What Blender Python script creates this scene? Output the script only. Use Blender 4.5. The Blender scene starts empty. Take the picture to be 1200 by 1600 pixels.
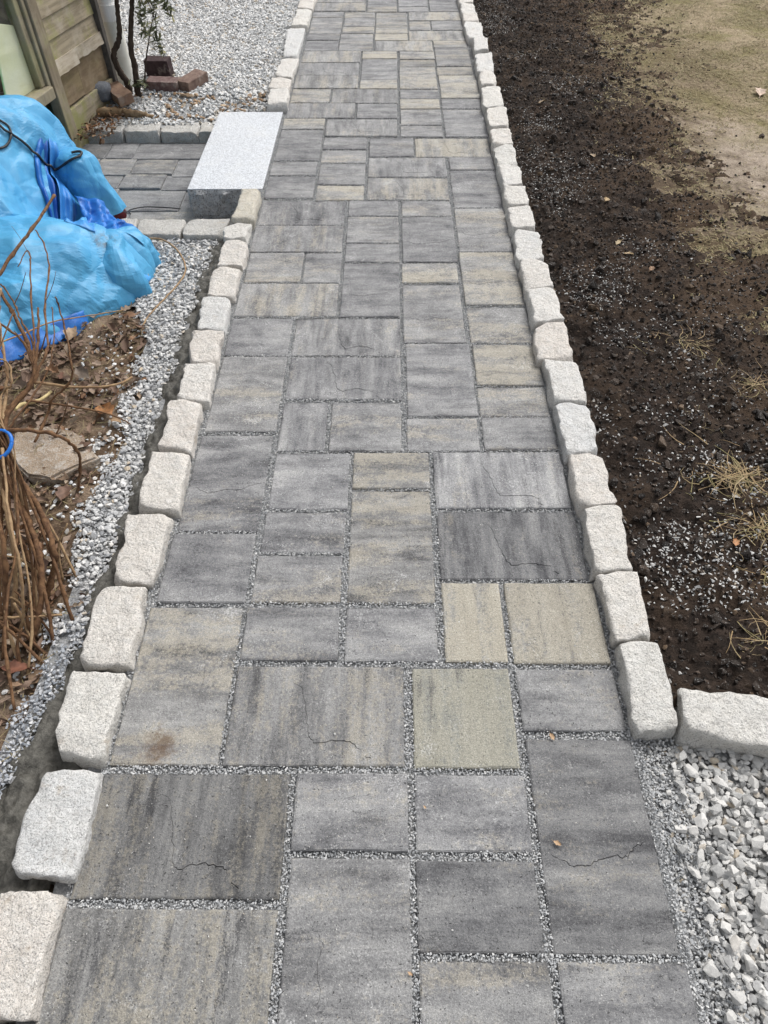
import bpy, bmesh, math, random
import numpy as np
from mathutils import Vector, Matrix, noise as mnoise
from mathutils.geometry import delaunay_2d_cdt
random.seed(11); RNG = np.random.default_rng(11)
SC = bpy.context.scene; COL = SC.collection

# ------------------------------------------------------------------ camera
EYE = 1.6
PITCH, YAW, ROLL = 0.858710, 0.008857, -0.005380
cam_d = bpy.data.cameras.new('camera'); cam = bpy.data.objects.new('camera', cam_d); COL.objects.link(cam)
cam_d.sensor_fit = 'VERTICAL'; cam_d.sensor_height = 36.0; cam_d.lens = 1080.0/1600.0*36.0
cam_d.clip_start = 0.02; cam_d.clip_end = 500
_cp, _sp = math.cos(PITCH), math.sin(PITCH)
_r = Vector((1,0,0)); _u = Vector((0,_sp,_cp)); _f = Vector((0,_cp,-_sp))
_c, _s = math.cos(ROLL), math.sin(ROLL)
_right = _r*_c + _u*_s; _up = _u*_c - _r*_s
_m = Matrix((( _right.x,_up.x,-_f.x),(_right.y,_up.y,-_f.y),(_right.z,_up.z,-_f.z)))
cam.matrix_world = Matrix.Translation((0,0,EYE)) @ (Matrix.Rotation(YAW,3,'Z') @ _m).to_4x4()
SC.camera = cam

# ------------------------------------------------------------------ light: bright overcast
SUN_EL, SUN_AZ = math.radians(52), math.radians(38)
world = bpy.data.worlds.new('World'); SC.world = world; world.use_nodes = True
wn = world.node_tree; wn.nodes.clear()
sky = wn.nodes.new('ShaderNodeTexSky'); sky.sky_type = 'NISHITA'; sky.sun_disc = False
sky.sun_elevation = SUN_EL; sky.sun_rotation = SUN_AZ; sky.dust_density = 4.0; sky.air_density = 1.0
hs = wn.nodes.new('ShaderNodeHueSaturation'); hs.inputs['Saturation'].default_value = 0.16
bg = wn.nodes.new('ShaderNodeBackground'); bg.inputs['Strength'].default_value = 0.145
wo = wn.nodes.new('ShaderNodeOutputWorld')
wn.links.new(sky.outputs[0], hs.inputs['Color']); wn.links.new(hs.outputs[0], bg.inputs[0]); wn.links.new(bg.outputs[0], wo.inputs[0])
sun_d = bpy.data.lights.new('sun','SUN'); sun_d.energy = 1.5; sun_d.angle = math.radians(24); sun_d.color = (1,0.965,0.92)
sun = bpy.data.objects.new('sun', sun_d); COL.objects.link(sun)
SV = Vector((math.sin(SUN_AZ)*math.cos(SUN_EL), math.cos(SUN_AZ)*math.cos(SUN_EL), math.sin(SUN_EL)))
sun.rotation_euler = (-SV).to_track_quat('-Z','Y').to_euler(); sun.location = (4,6,10)
SC.view_settings.view_transform = 'Standard'; SC.view_settings.look = 'None'
SC.view_settings.exposure = 0.45; SC.view_settings.gamma = 1; SC.view_settings.use_curve_mapping = False

# ------------------------------------------------------------------ measured layout (metres on the ground)
PAVERS=[(-0.3852,0.0401,0.6009,0.8581,0.45,-0.15,1,'A'),
(0.061,0.3075,0.5973,0.8537,0.62,-0.02,1,''),
(0.325,0.5736,0.687,0.8509,0.3,-0.1,0,''),
(0.3268,0.5781,0.2295,0.6684,0.25,-0.35,0,'B'),
(-0.2088,0.0454,0.4182,0.5853,0.25,0,0,''),
(0.061,0.3132,0.4174,0.5841,0.2,0.05,0,''),
(-0.6581,-0.2244,0.325,0.5841,0.45,-0.45,1,'A'),
(0.0604,0.3123,0.2315,0.4003,0.15,-0.35,0,''),
(-0.6492,-0.3958,0.6016,1.0355,0.55,0.0,0,'C'),
(-0.3832,-0.1301,0.8744,1.0362,0.25,-0.1,0,''),
(-0.113,0.1315,0.8733,1.0368,0.2,0,0,''),
(0.1487,0.3104,0.8702,1.1191,0.9,0.1,1,''),
(0.3245,0.5733,0.8672,1.1185,0.8,0,1,''),
(-0.6384,-0.3926,1.0501,1.2945,0.05,-0.1,0,''),
(-0.3739,-0.1283,1.2254,1.3819,0.25,0.05,0,''),
(-0.3791,-0.1303,1.0528,1.2161,0.3,0,0,''),
(-0.1137,0.1319,1.0514,1.4714,0.55,-0.02,0,'C'),
(-0.113,0.1332,1.479,1.6398,0.6,0,0,''),
(-0.371,-0.1244,1.3929,1.6381,0.1,0.1,0,''),
(-0.6336,-0.3886,1.3066,1.7254,0.15,-0.05,0,'B'),
(0.1462,0.5653,1.3966,1.6418,0.15,0.2,1,'A'),
(0.1481,0.5685,1.1314,1.3842,0.05,-0.35,1,'A'),
(0.0623,0.3064,1.6496,1.8122,0.3,0.1,0,''),
(0.3201,0.565,1.6546,1.8161,0.2,-0.1,0,''),
(-0.3715,-0.2106,1.6507,1.8947,0.1,0,1,''),
(-0.198,0.0459,1.6489,1.8939,0.3,0.05,0,''),
(-0.3687,0.0473,1.9117,2.1571,0.15,0,1,'A'),
(-0.6255,-0.3827,1.7411,2.1583,0.4,0.05,0,'C'),
(0.0662,0.3127,1.8237,2.2411,0.15,0.05,0,'C'),
(0.3231,0.5678,1.99,2.2347,0.65,0.08,0,''),
(0.3199,0.5649,1.8221,1.9811,0.45,0.05,0,''),
(-0.628,-0.3823,2.1686,2.4124,0.05,0,0,''),
(-0.3699,0.0482,2.1685,2.4123,0.3,0.1,1,'A'),
(-0.6292,-0.2106,2.4294,2.6741,0.45,0.1,1,''),
(-0.1973,0.047,2.4227,2.8382,0.05,-0.1,0,'B'),
(0.0587,0.3026,2.6806,2.8418,0.6,0.2,0,''),
(0.0594,0.3026,2.2471,2.6627,0.35,0.05,0,'B'),
(0.318,0.5627,2.5107,2.9319,0.6,0.15,0,'B'),
(0.3205,0.5643,2.2482,2.4944,0.45,0.05,0,''),
(-0.6235,-0.3796,2.6851,2.9305,0.4,0.1,0,''),
(-0.3721,-0.2084,2.6821,2.9274,0.25,0,0,''),
(-0.6311,-0.2114,3.1928,3.4394,0.15,-0.05,1,'A'),
(-0.6304,-0.2117,2.9387,3.1822,0.3,0.05,1,''),
(-0.1968,0.0492,3.2828,3.4405,0.1,0,0,''),
(-0.197,0.0482,3.0238,3.2723,0.35,0.1,0,''),
(-0.1957,0.0493,2.8498,3.0112,0.2,0,0,''),
(0.065,0.3093,3.2821,3.4398,0.3,0.1,0,''),
(0.0636,0.3086,2.8502,3.2683,0.1,-0.1,0,'B'),
(0.3223,0.5653,2.9407,3.3577,0.4,0.1,0,'B'),
(0.1495,0.5669,3.9631,4.2145,0.6,0.1,1,'A'),
(-0.1072,0.1395,3.9672,4.2126,0.15,0,0,''),
(-0.1093,0.3104,3.7118,3.9541,0.2,0,1,'A'),
(-0.11,0.3088,3.4529,3.6994,0.45,0.15,1,'A'),
(-0.3702,-0.1238,4.0673,4.2261,0.2,0,0,''),
(-0.3698,-0.1235,3.8877,4.0523,0.3,0.15,0,''),
(-0.3685,-0.1238,3.6201,3.8639,0.1,-0.05,0,''),
(-0.3675,-0.1242,3.4516,3.6127,0.6,0.2,0,''),
(-0.6254,-0.3794,3.9156,4.3299,0.1,-0.1,0,'B'),
(-0.6332,-0.3862,3.7339,3.8982,0.2,0,0,''),
(-0.6292,-0.3825,3.4691,3.7162,0.1,-0.05,0,''),
(-0.6268,-0.3814,4.347,4.5075,0.6,0.2,0,''),
(-0.369,0.0503,4.2442,4.4945,0.35,0.1,1,'A'),
(0.0722,0.3193,4.4133,4.6543,0.35,0.15,0,''),
(0.069,0.3151,4.2376,4.3996,0.3,0.05,0,''),
(0.3296,0.5759,4.2382,4.658,0.15,0,0,'B'),
(0.0723,0.3174,4.8297,4.9882,0.18,-0.04,0,''),
(0.0719,0.3183,4.6649,4.8237,0.7,0.2,0,''),
(0.3304,0.5777,4.6724,4.8387,0.13,-0.08,0,''),
(0.3335,0.5818,4.849,5.266,0.6,0.2,0,''),
(-0.6236,-0.2065,4.5193,4.7584,0.3,0.05,1,''),
(-0.1934,0.0516,4.5072,4.7442,0.2,0,0,''),
(-0.6202,-0.373,4.7747,5.0133,0.48,0.12,0,''),
(-0.3604,0.0576,4.7644,5.0068,0.32,-0.07,1,''),
(-0.619,-0.2024,5.0201,5.2624,0.5,0.1,1,''),
(-0.1887,0.0562,5.0128,5.1727,0.6,0.2,0,''),
(-0.6194,-0.2026,5.2761,5.5201,0.2,0,1,'A'),
(-0.6144,-0.1981,5.5331,5.7734,0.5,0.15,1,''),
(-0.1875,0.059,5.6053,5.7623,0.7,0.25,0,''),
(-0.1856,0.0594,5.1787,5.593,0.15,0,0,''),
(0.078,0.3253,5.5912,5.7589,0.5,0.2,0,''),
(0.0765,0.3229,5.4297,5.5773,0.58,-0.08,0,''),
(0.0728,0.3196,5.0109,5.4237,0.58,0.19,0,''),
(0.3313,0.5734,5.4375,5.8496,0.42,-0.09,0,''),
(0.3289,0.5728,5.272,5.4315,0.54,-0.06,0,''),
(0.3296,0.5743,5.8556,6.0068,0.58,0.1,0,''),
(-0.6106,-0.3694,5.7803,6.0156,0.08,-0.05,0,''),
(-0.3631,-0.1166,5.7827,6.1855,0.4,0.07,0,''),
(-0.0993,0.3209,5.7706,6.0083,0.5,0.2,1,''),
(-0.6115,-0.3691,6.029,6.1843,0.17,-0.1,0,''),
(-0.6098,-0.3646,6.1921,6.598,0.3,0.1,0,''),
(-0.3498,-0.1068,6.3631,6.5957,0.3,0.1,0,''),
(-0.3561,-0.111,6.1915,6.3539,0.5,0.13,0,''),
(-0.1008,0.145,6.3544,6.7517,0.53,0.07,0,''),
(-0.1013,0.1455,6.1886,6.3484,0.7,0.25,0,''),
(-0.104,0.1426,6.0143,6.1749,0.7,0.2,0,''),
(0.1605,0.3257,6.2746,6.5109,0.54,0.13,0,''),
(0.3334,0.5771,6.2783,6.5198,0.31,0.06,0,''),
(0.1531,0.5717,6.0157,6.2556,0.5,0.15,1,''),
(0.1603,0.5764,6.5258,6.757,0.5,0.2,1,''),
(-0.3553,-0.1095,6.6017,6.7526,0.53,0.08,0,''),
(-0.6116,-0.3657,6.6078,6.7642,0.13,0.01,0,''),
(-0.6127,-0.1917,6.7911,7.034,0.47,0.06,1,''),
(0.3289,0.5711,3.7932,3.9523,0.3,0.1,0,''),
(0.3245,0.5681,3.3691,3.7872,0.1,-0.05,0,''),
(-0.207,0.048,-0.02,0.405,0.4,-0.05,0,'C'),
(-0.659,-0.224,0.055,0.307,0.6,-0.18,1,''),
(0.061,0.315,0.055,0.2195,0.4,-0.1,0,''),
(0.331,0.583,-0.032,0.2185,0.3,-0.05,0,''),
(-0.655,-0.224,-0.21,0.04,0.11,0.09,1,''),
(-0.208,0.048,-0.2,-0.035,0.54,0.05,0,''),
(0.061,0.315,-0.2,0.042,0.29,0.16,0,''),
(0.331,0.583,-0.21,-0.045,0.48,-0.08,0,''),
(-0.178,0.066,6.762,6.917,0.53,-0.04,0,''),
(-0.178,0.066,6.93,7.17,0.22,0.15,0,''),
(0.08,0.325,6.7639,6.905,0.28,0.14,0,''),
(0.08,0.325,6.918,7.17,0.14,0.16,0,''),
(0.338,0.575,6.763,7.17,0.15,-0.06,0,''),
(-0.615,-0.19,7.045,7.17,0.32,0.0,1,''),
(-0.612,-0.195,7.185,7.429,0.35,0.17,1,''),
(-0.1825,0.0615,7.185,7.429,0.44,-0.1,0,''),
(0.074,0.318,7.185,7.429,0.22,0.06,0,''),
(0.3305,0.5745,7.185,7.429,0.32,0.11,0,''),
(-0.612,-0.368,7.443,7.687,0.32,-0.08,0,''),
(-0.3555,-0.1115,7.443,7.687,0.18,0.15,0,''),
(-0.099,0.318,7.443,7.687,0.25,0.13,1,''),
(0.3305,0.5745,7.443,7.687,0.59,0.09,0,''),
(-0.612,-0.368,7.701,7.945,0.42,0.08,0,''),
(-0.3555,0.0615,7.701,7.945,0.22,0.17,1,''),
(0.074,0.318,7.701,7.945,0.31,0.17,0,''),
(0.3305,0.5745,7.701,7.945,0.22,0.16,0,''),
(-0.612,-0.195,7.959,8.203,0.48,0.08,1,''),
(-0.1825,0.0615,7.959,8.203,0.29,-0.06,0,''),
(0.074,0.318,7.959,8.203,0.47,0.01,0,''),
(0.3305,0.5745,7.959,8.203,0.41,-0.06,0,''),
(-0.612,-0.368,8.217,8.461,0.1,-0.06,0,''),
(-0.3555,-0.1115,8.217,8.461,0.49,-0.05,0,''),
(-0.099,0.318,8.217,8.461,0.55,0.01,1,''),
(0.3305,0.5745,8.217,8.461,0.37,0.01,0,''),
(-0.612,-0.368,8.475,8.719,0.39,-0.07,0,''),
(-0.3555,0.0615,8.475,8.719,0.27,0.18,1,''),
(0.074,0.318,8.475,8.719,0.15,0.1,0,''),
(0.3305,0.5745,8.475,8.719,0.23,-0.01,0,'')]
LEFT_NEAR=[((-0.785,0.328),(-0.666,0.336),(-0.655,0.122),(-0.782,0.121)),
((-0.785,0.578),(-0.658,0.587),(-0.650,0.356),(-0.792,0.370)),
((-0.800,0.829),(-0.657,0.821),(-0.653,0.597),(-0.775,0.619)),
((-0.789,1.077),(-0.663,1.086),(-0.649,0.847),(-0.783,0.847)),
((-0.774,1.345),(-0.650,1.345),(-0.651,1.096),(-0.764,1.101)),
((-0.761,1.602),(-0.647,1.602),(-0.631,1.356),(-0.762,1.373)),
((-0.754,1.863),(-0.650,1.852),(-0.641,1.605),(-0.749,1.626)),
((-0.749,2.076),(-0.635,2.076),(-0.629,1.859),(-0.739,1.873)),
((-0.764,2.282),(-0.642,2.281),(-0.635,2.076),(-0.744,2.088)),
((-0.764,2.524),(-0.645,2.519),(-0.637,2.286),(-0.744,2.299)),
((-0.757,2.765),(-0.640,2.765),(-0.635,2.524),(-0.753,2.534)),
((-0.750,2.987),(-0.638,2.976),(-0.635,2.765),(-0.742,2.776)),
((-0.766,3.150),(-0.647,3.156),(-0.644,2.999),(-0.753,3.005))]
LEFT_FAR=[((-0.758,4.913),(-0.632,4.912),(-0.617,4.630),(-0.741,4.630)),
((-0.764,5.113),(-0.638,5.112),(-0.632,4.912),(-0.768,4.925)),
((-0.749,5.537),(-0.627,5.523),(-0.634,5.112),(-0.747,5.150)),
((-0.770,6.224),(-0.634,6.223),(-0.637,5.537),(-0.741,5.551)),
((-0.748,6.459),(-0.622,6.457),(-0.625,6.239),(-0.744,6.256)),
((-0.741,6.726),(-0.617,6.725),(-0.624,6.475),(-0.739,6.476)),
((-0.741,6.972),(-0.619,6.971),(-0.618,6.743),(-0.743,6.745))]
RIGHT=[((0.592,0.907),(0.696,0.903),(0.689,0.685),(0.583,0.672)),
((0.580,1.128),(0.688,1.137),(0.679,0.915),(0.587,0.912)),
((0.585,1.376),(0.697,1.374),(0.680,1.142),(0.570,1.128)),
((0.582,1.598),(0.681,1.601),(0.686,1.384),(0.570,1.368)),
((0.575,1.850),(0.685,1.837),(0.679,1.607),(0.573,1.592)),
((0.572,2.088),(0.689,2.084),(0.692,1.850),(0.573,1.850)),
((0.565,2.307),(0.696,2.325),(0.681,2.096),(0.550,2.096)),
((0.568,2.562),(0.683,2.577),(0.683,2.333),(0.568,2.316)),
((0.570,2.797),(0.688,2.786),(0.678,2.577),(0.568,2.562)),
((0.567,3.058),(0.692,3.070),(0.678,2.813),(0.565,2.776)),
((0.571,3.271),(0.687,3.297),(0.680,3.088),(0.566,3.070)),
((0.573,3.496),(0.686,3.503),(0.679,3.304),(0.567,3.297)),
((0.574,3.750),(0.685,3.758),(0.679,3.525),(0.575,3.510)),
((0.575,4.004),(0.686,4.021),(0.676,3.766),(0.575,3.758)),
((0.575,4.217),(0.689,4.235),(0.683,4.021),(0.576,4.013)),
((0.582,4.537),(0.705,4.578),(0.685,4.263),(0.574,4.245)),
((0.584,4.916),(0.712,4.938),(0.697,4.578),(0.576,4.558)),
((0.595,5.190),(0.703,5.215),(0.686,4.961),(0.586,4.939)),
((0.601,5.570),(0.725,5.611),(0.703,5.215),(0.587,5.190)),
((0.617,5.887),(0.715,5.886),(0.701,5.639),(0.600,5.612)),
((0.579,6.333),(0.707,6.331),(0.699,5.917),(0.581,5.902)),
((0.580,6.557),(0.696,6.556),(0.698,6.348),(0.579,6.333))]
STEMS=[([(-0.959, 1.077, -0.02), (-0.925, 1.126, 0.05), (-0.904, 1.139, 0.12), (-0.94, 1.217, 0.17), (-0.987, 1.277, 0.22), (-1.05, 1.35, 0.275), (-1.046, 1.343, 0.33)], 0.011, 0.009),
([(-0.952, 0.954, -0.02), (-0.934, 1.012, 0.031), (-0.927, 1.07, 0.083), (-0.94, 1.132, 0.129), (-0.971, 1.197, 0.171), (-1.017, 1.269, 0.219), (-1.049, 1.314, 0.274), (-1.052, 1.33, 0.33)], 0.011, 0.009),
([(-1.032, 1.176, -0.02), (-1.038, 1.211, 0.05), (-1.056, 1.249, 0.12), (-1.049, 1.294, 0.22), (-1.028, 1.328, 0.32)], 0.007, 0.006),
([(-1.032, 1.024, -0.02), (-1.012, 1.091, 0.068), (-1.009, 1.154, 0.156), (-1.028, 1.229, 0.226), (-1.054, 1.322, 0.278), (-1.032, 1.343, 0.33)], 0.008, 0.007),
([(-1.042, 0.974, -0.02), (-1.0, 1.014, 0.09), (-0.983, 1.077, 0.2), (-1.022, 1.194, 0.265), (-1.044, 1.318, 0.33)], 0.009, 0.008),
([(-0.986, 0.944, -0.02), (-0.942, 0.974, 0.09), (-0.929, 1.036, 0.2), (-0.97, 1.151, 0.265), (-1.022, 1.318, 0.33)], 0.005, 0.005),
([(-1.094, 1.024, -0.02), (-1.065, 1.118, 0.09), (-1.037, 1.207, 0.2), (-1.029, 1.287, 0.265), (-1.025, 1.343, 0.33)], 0.008, 0.007),
([(-1.025, 1.343, 0.33), (-1.051, 1.424, 0.341), (-1.033, 1.473, 0.352), (-1.005, 1.546, 0.365), (-1.013, 1.608, 0.38), (-1.05, 1.679, 0.395), (-1.102, 1.767, 0.425), (-1.147, 1.827, 0.463), (-1.183, 1.885, 0.5)], 0.01, 0.006),
([(-1.029, 1.343, 0.33), (-1.03, 1.426, 0.358), (-0.991, 1.501, 0.386), (-0.979, 1.559, 0.42), (-0.98, 1.633, 0.46), (-0.99, 1.711, 0.5)], 0.008, 0.004),
([(-0.968, 1.497, 0.4), (-0.959, 1.535, 0.425), (-0.948, 1.603, 0.45), (-1.001, 1.77, 0.475), (-1.023, 1.91, 0.5), (-1.06, 2.008, 0.525), (-1.098, 2.064, 0.55)], 0.005, 0.0025),
([(-1.171, 1.67, 0.02), (-1.144, 1.775, 0.063), (-1.118, 1.784, 0.106), (-1.052, 1.807, 0.157), (-1.032, 1.832, 0.213), (-1.065, 1.933, 0.266), (-1.089, 2.002, 0.313), (-1.08, 1.988, 0.36)], 0.0055, 0.003),
([(-1.228, 1.844, 0.45), (-1.195, 1.942, 0.475), (-1.167, 2.055, 0.5), (-1.137, 2.151, 0.525), (-1.113, 2.299, 0.55)], 0.0075, 0.006),
([(-1.003, 1.611, 0.4), (-1.024, 1.7, 0.44), (-1.082, 1.893, 0.48), (-1.112, 1.996, 0.496), (-1.144, 2.049, 0.488), (-1.145, 1.967, 0.48)], 0.004, 0.002),
([(-0.995, 1.567, 0.4), (-1.017, 1.654, 0.42), (-1.065, 1.725, 0.44), (-1.103, 1.793, 0.46), (-1.148, 1.851, 0.48), (-1.169, 1.849, 0.5)], 0.004, 0.003),
([(-0.987, 1.553, 0.4), (-1.036, 1.644, 0.427), (-1.117, 1.705, 0.453), (-1.139, 1.697, 0.48)], 0.005, 0.004),
([(-1.04, 1.318, 0.33), (-1.031, 1.353, 0.35), (-0.968, 1.355, 0.36), (-0.873, 1.335, 0.36), (-0.856, 1.363, 0.287), (-0.882, 1.392, 0.193), (-0.927, 1.394, 0.08)], 0.0075, 0.005),
([(-1.041, 1.368, 0.33), (-1.069, 1.531, 0.372), (-1.077, 1.591, 0.415), (-1.123, 1.715, 0.458), (-1.134, 1.814, 0.5)], 0.006, 0.004),
([(-1.036, 1.343, 0.33), (-1.002, 1.398, 0.36), (-0.957, 1.537, 0.39), (-0.965, 1.675, 0.42), (-0.995, 1.792, 0.45)], 0.004, 0.002),
([(-1.03, 1.318, 0.33), (-1.074, 1.491, 0.36), (-1.04, 1.509, 0.39), (-1.051, 1.556, 0.42), (-1.059, 1.544, 0.45)], 0.004, 0.003)]
TWIGS={'curved': ([(-1.134, 3.047, 0.0), (-1.063, 3.044, 0.008), (-0.976, 2.96, 0.015), (-0.908, 2.84, 0.019), (-0.879, 2.731, 0.017), (-0.898, 2.617, 0.016), (-0.933, 2.523, 0.011), (-0.968, 2.425, 0.006), (-0.98, 2.362, 0.0)], 0.0045, 0.003),
'straw': ([(-1.409, 2.074, 0.12), (-1.343, 2.169, 0.1), (-1.283, 2.269, 0.08), (-1.179, 2.365, 0.045), (-1.074, 2.459, 0.01)], 0.003, 0.002),
'bent': ([(-1.25, 1.941, 0.05), (-1.172, 1.936, 0.042), (-1.113, 1.936, 0.034), (-1.015, 1.949, 0.026), (-0.963, 1.981, 0.018), (-0.937, 2.024, 0.01)], 0.0055, 0.004),
'reddish': ([(-1.249, 1.843, 0.05), (-1.164, 1.839, 0.042), (-1.082, 1.828, 0.034), (-0.978, 1.81, 0.024), (-0.917, 1.791, 0.012), (-0.886, 1.778, 0.0)], 0.0045, 0.002),
'short': ([(-1.024, 0.976, 0.04), (-0.966, 0.988, 0.025), (-0.879, 1.004, 0.01)], 0.004, 0.003),
'pale': ([(-0.965, 0.983, 0.1), (-0.957, 0.963, 0.04), (-0.94, 0.929, 0.0)], 0.004, 0.003),
'angled': ([(-1.264, 1.785, 0.06), (-1.26, 1.827, 0.047), (-1.216, 1.867, 0.033), (-1.201, 1.928, 0.02)], 0.007, 0.005)}
TIE=[-1.016, 1.327]
FLAT=[(-1.252, 1.629), (-1.272, 1.754), (-1.168, 1.77), (-1.047, 1.716), (-0.952, 1.621), (-1.072, 1.508), (-1.15, 1.527)]
LEAFPOS=[(-0.993, 1.855), (-1.255, 2.314), (-1.02, 1.661), (-1.007, 1.184), (-1.017, 1.459), (-0.946, 1.804), (-1.262, 1.896), (-1.059, 1.528), (-0.964, 0.858), (-0.912, 0.84), (-1.129, 2.052), (-1.158, 1.459)]
TUFTPOS=[(1.096, 1.49), (1.09, 1.295), (1.055, 1.133), (1.124, 2.209), (1.0, 0.938), (1.29, 1.943)]
RLEAF=[(2.369, 4.92), (0.895, 5.83), (0.933, 4.635), (1.108, 3.914), (1.064, 3.358), (1.046, 2.984), (1.065, 2.872), (1.008, 1.247), (1.132, 2.738)]
PLEAF=[(0.366, 0.435), (0.391, 0.672), (0.083, 0.509), (0.044, 0.198)]


# ------------------------------------------------------------------ helpers
def put(o, label=None, cat=None, group=None, kind=None):
    if label: o['label'] = label
    if cat: o['category'] = cat
    if group: o['group'] = group
    if kind: o['kind'] = kind
    return o
def link(name, me, mat=None, parent=None, loc=None):
    o = bpy.data.objects.new(name, me); COL.objects.link(o)
    if mat and me and not me.materials: me.materials.append(mat)
    if parent: o.parent = parent
    if loc is not None: o.location = loc
    return o
def empty(name, loc=(0,0,0), rz=0):
    o = bpy.data.objects.new(name, None); COL.objects.link(o); o.location = loc; o.rotation_euler = (0,0,rz)
    o.empty_display_size = 0.05
    return o
def npmesh(name, V, F, smooth=False):
    """V (n,3), F (m,k) arrays -> mesh"""
    V = np.asarray(V, np.float32); F = np.asarray(F, np.int32); m, k = F.shape
    me = bpy.data.meshes.new(name)
    me.vertices.add(len(V)); me.vertices.foreach_set('co', V.ravel())
    me.loops.add(m*k); me.loops.foreach_set('vertex_index', F.ravel())
    me.polygons.add(m); me.polygons.foreach_set('loop_start', np.arange(0, m*k, k, dtype=np.int32))
    me.polygons.foreach_set('use_smooth', np.full(m, smooth))
    me.update(calc_edges=True); me.validate()
    return me
def _h(ix, iy, iz, seed):
    n = (ix*374761393 + iy*668265263 + iz*2147483647 + seed*974634777) & 0xffffffff
    n = ((n ^ (n >> 13))*1274126177) & 0xffffffff
    n = ((n ^ (n >> 16))*2246822519) & 0xffffffff
    return ((n ^ (n >> 15)) & 0xffffff)/float(0xffffff)
def vnoise(P, seed=0):
    """smooth value noise, -1..1, P (...,3)"""
    P = np.asarray(P, float); i = np.floor(P).astype(np.int64); f = P-i; f = f*f*f*(f*(f*6-15)+10)
    r = 0
    for dx in (0,1):
        for dy in (0,1):
            for dz in (0,1):
                w = (f[...,0] if dx else 1-f[...,0])*(f[...,1] if dy else 1-f[...,1])*(f[...,2] if dz else 1-f[...,2])
                r = r + w*_h(i[...,0]+dx, i[...,1]+dy, i[...,2]+dz, seed)
    return r*2-1
def fbm(P, oct=4, seed=0, gain=.5):
    a, s, r = 1., 1., 0
    P = np.asarray(P, float)
    for k in range(oct):
        r = r + a*vnoise(P*s+k*17.3, seed+k); a *= gain; s *= 2.03
    return r
def xy(x, y, z=None):
    return np.stack([x, y, np.zeros_like(x) if z is None else z], -1)
def grid(name, x0, x1, y0, y1, step, hfun, smooth=True, keep=None):
    nx = max(2, int(round((x1-x0)/step))+1); ny = max(2, int(round((y1-y0)/step))+1)
    X, Y = np.meshgrid(np.linspace(x0,x1,nx), np.linspace(y0,y1,ny))
    Z = hfun(X, Y); V = np.stack([X,Y,Z],-1).reshape(-1,3)
    i = np.arange(nx*ny).reshape(ny,nx)
    F = np.stack([i[:-1,:-1],i[:-1,1:],i[1:,1:],i[1:,:-1]],-1).reshape(-1,4)
    if keep is not None:
        k = keep(V[:,0],V[:,1]); F = F[k[F].all(1)]
    return npmesh(name, V, F, smooth)
def rot_mats(n, tilt=1.0):
    """random rotations; tilt<1 keeps them lying flat"""
    a = RNG.uniform(0,2*np.pi,n); ca, sa = np.cos(a), np.sin(a)
    Rz = np.zeros((n,3,3)); Rz[:,0,0]=ca; Rz[:,0,1]=-sa; Rz[:,1,0]=sa; Rz[:,1,1]=ca; Rz[:,2,2]=1
    t = RNG.normal(0,.55,n)*tilt; ct, st = np.cos(t), np.sin(t)
    Rx = np.zeros((n,3,3)); Rx[:,0,0]=1; Rx[:,1,1]=ct; Rx[:,1,2]=-st; Rx[:,2,1]=st; Rx[:,2,2]=ct
    b = RNG.uniform(0,2*np.pi,n); cb, sb = np.cos(b), np.sin(b)
    Rb = np.zeros((n,3,3)); Rb[:,0,0]=cb; Rb[:,0,1]=-sb; Rb[:,1,0]=sb; Rb[:,1,1]=cb; Rb[:,2,2]=1
    return Rz @ Rx @ Rb
def rock_template(npts, seed, squash=(1,.8,.6), fine=False):
    rg = np.random.default_rng(seed)
    p = rg.normal(size=(npts,3)); p /= np.linalg.norm(p,axis=1)[:,None]
    p *= rg.uniform(.78,1.12,(npts,1)); p *= np.array(squash)*rg.uniform(.85,1.15,3)
    bm = bmesh.new()
    for q in p: bm.verts.new(q)
    r = bmesh.ops.convex_hull(bm, input=bm.verts[:])
    bmesh.ops.delete(bm, geom=[v for v in bm.verts if not v.link_faces], context='VERTS')
    if fine:
        bmesh.ops.bevel(bm, geom=bm.edges[:], offset=.09, segments=1, affect='EDGES', profile=.5)
    bmesh.ops.triangulate(bm, faces=bm.faces[:])
    bmesh.ops.recalc_face_normals(bm, faces=bm.faces[:])
    bm.verts.index_update()
    V = np.array([v.co[:] for v in bm.verts]); F = np.array([[v.index for v in f.verts] for f in bm.faces]); bm.free()
    return V, F
def scatter(name, temps, pos, size, tilt=1.0, smooth=False, rots=None):
    """one mesh holding a copy of a template per position"""
    n = len(pos); size = np.broadcast_to(np.asarray(size,float).reshape(-1,1) if np.ndim(size)==1 else np.asarray(size,float), (n,1) if np.ndim(size)<2 else (n,3))
    R = rot_mats(n,tilt) if rots is None else rots; pick = RNG.integers(0,len(temps),n)
    Vs, Fs, off = [], [], 0
    for t,(tv,tf) in enumerate(temps):
        k = np.where(pick==t)[0]
        if not len(k): continue
        v = tv[None,:,:]*size[k][:,None,:]
        v = np.einsum('nij,nvj->nvi', R[k], v) + pos[k][:,None,:]
        f = tf[None]+ (np.arange(len(k))*len(tv))[:,None,None] + off
        Vs.append(v.reshape(-1,3)); Fs.append(f.reshape(-1,tf.shape[1])); off += len(k)*len(tv)
    return npmesh(name, np.concatenate(Vs), np.concatenate(Fs), smooth)
def jitter_grid(x0,x1,y0,y1,step):
    nx, ny = int((x1-x0)/step)+1, int((y1-y0)/step)+1
    X, Y = np.meshgrid(np.arange(nx)*step+x0, np.arange(ny)*step+y0)
    return X.ravel()+RNG.uniform(-.5,.5,X.size)*step, Y.ravel()+RNG.uniform(-.5,.5,X.size)*step
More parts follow.
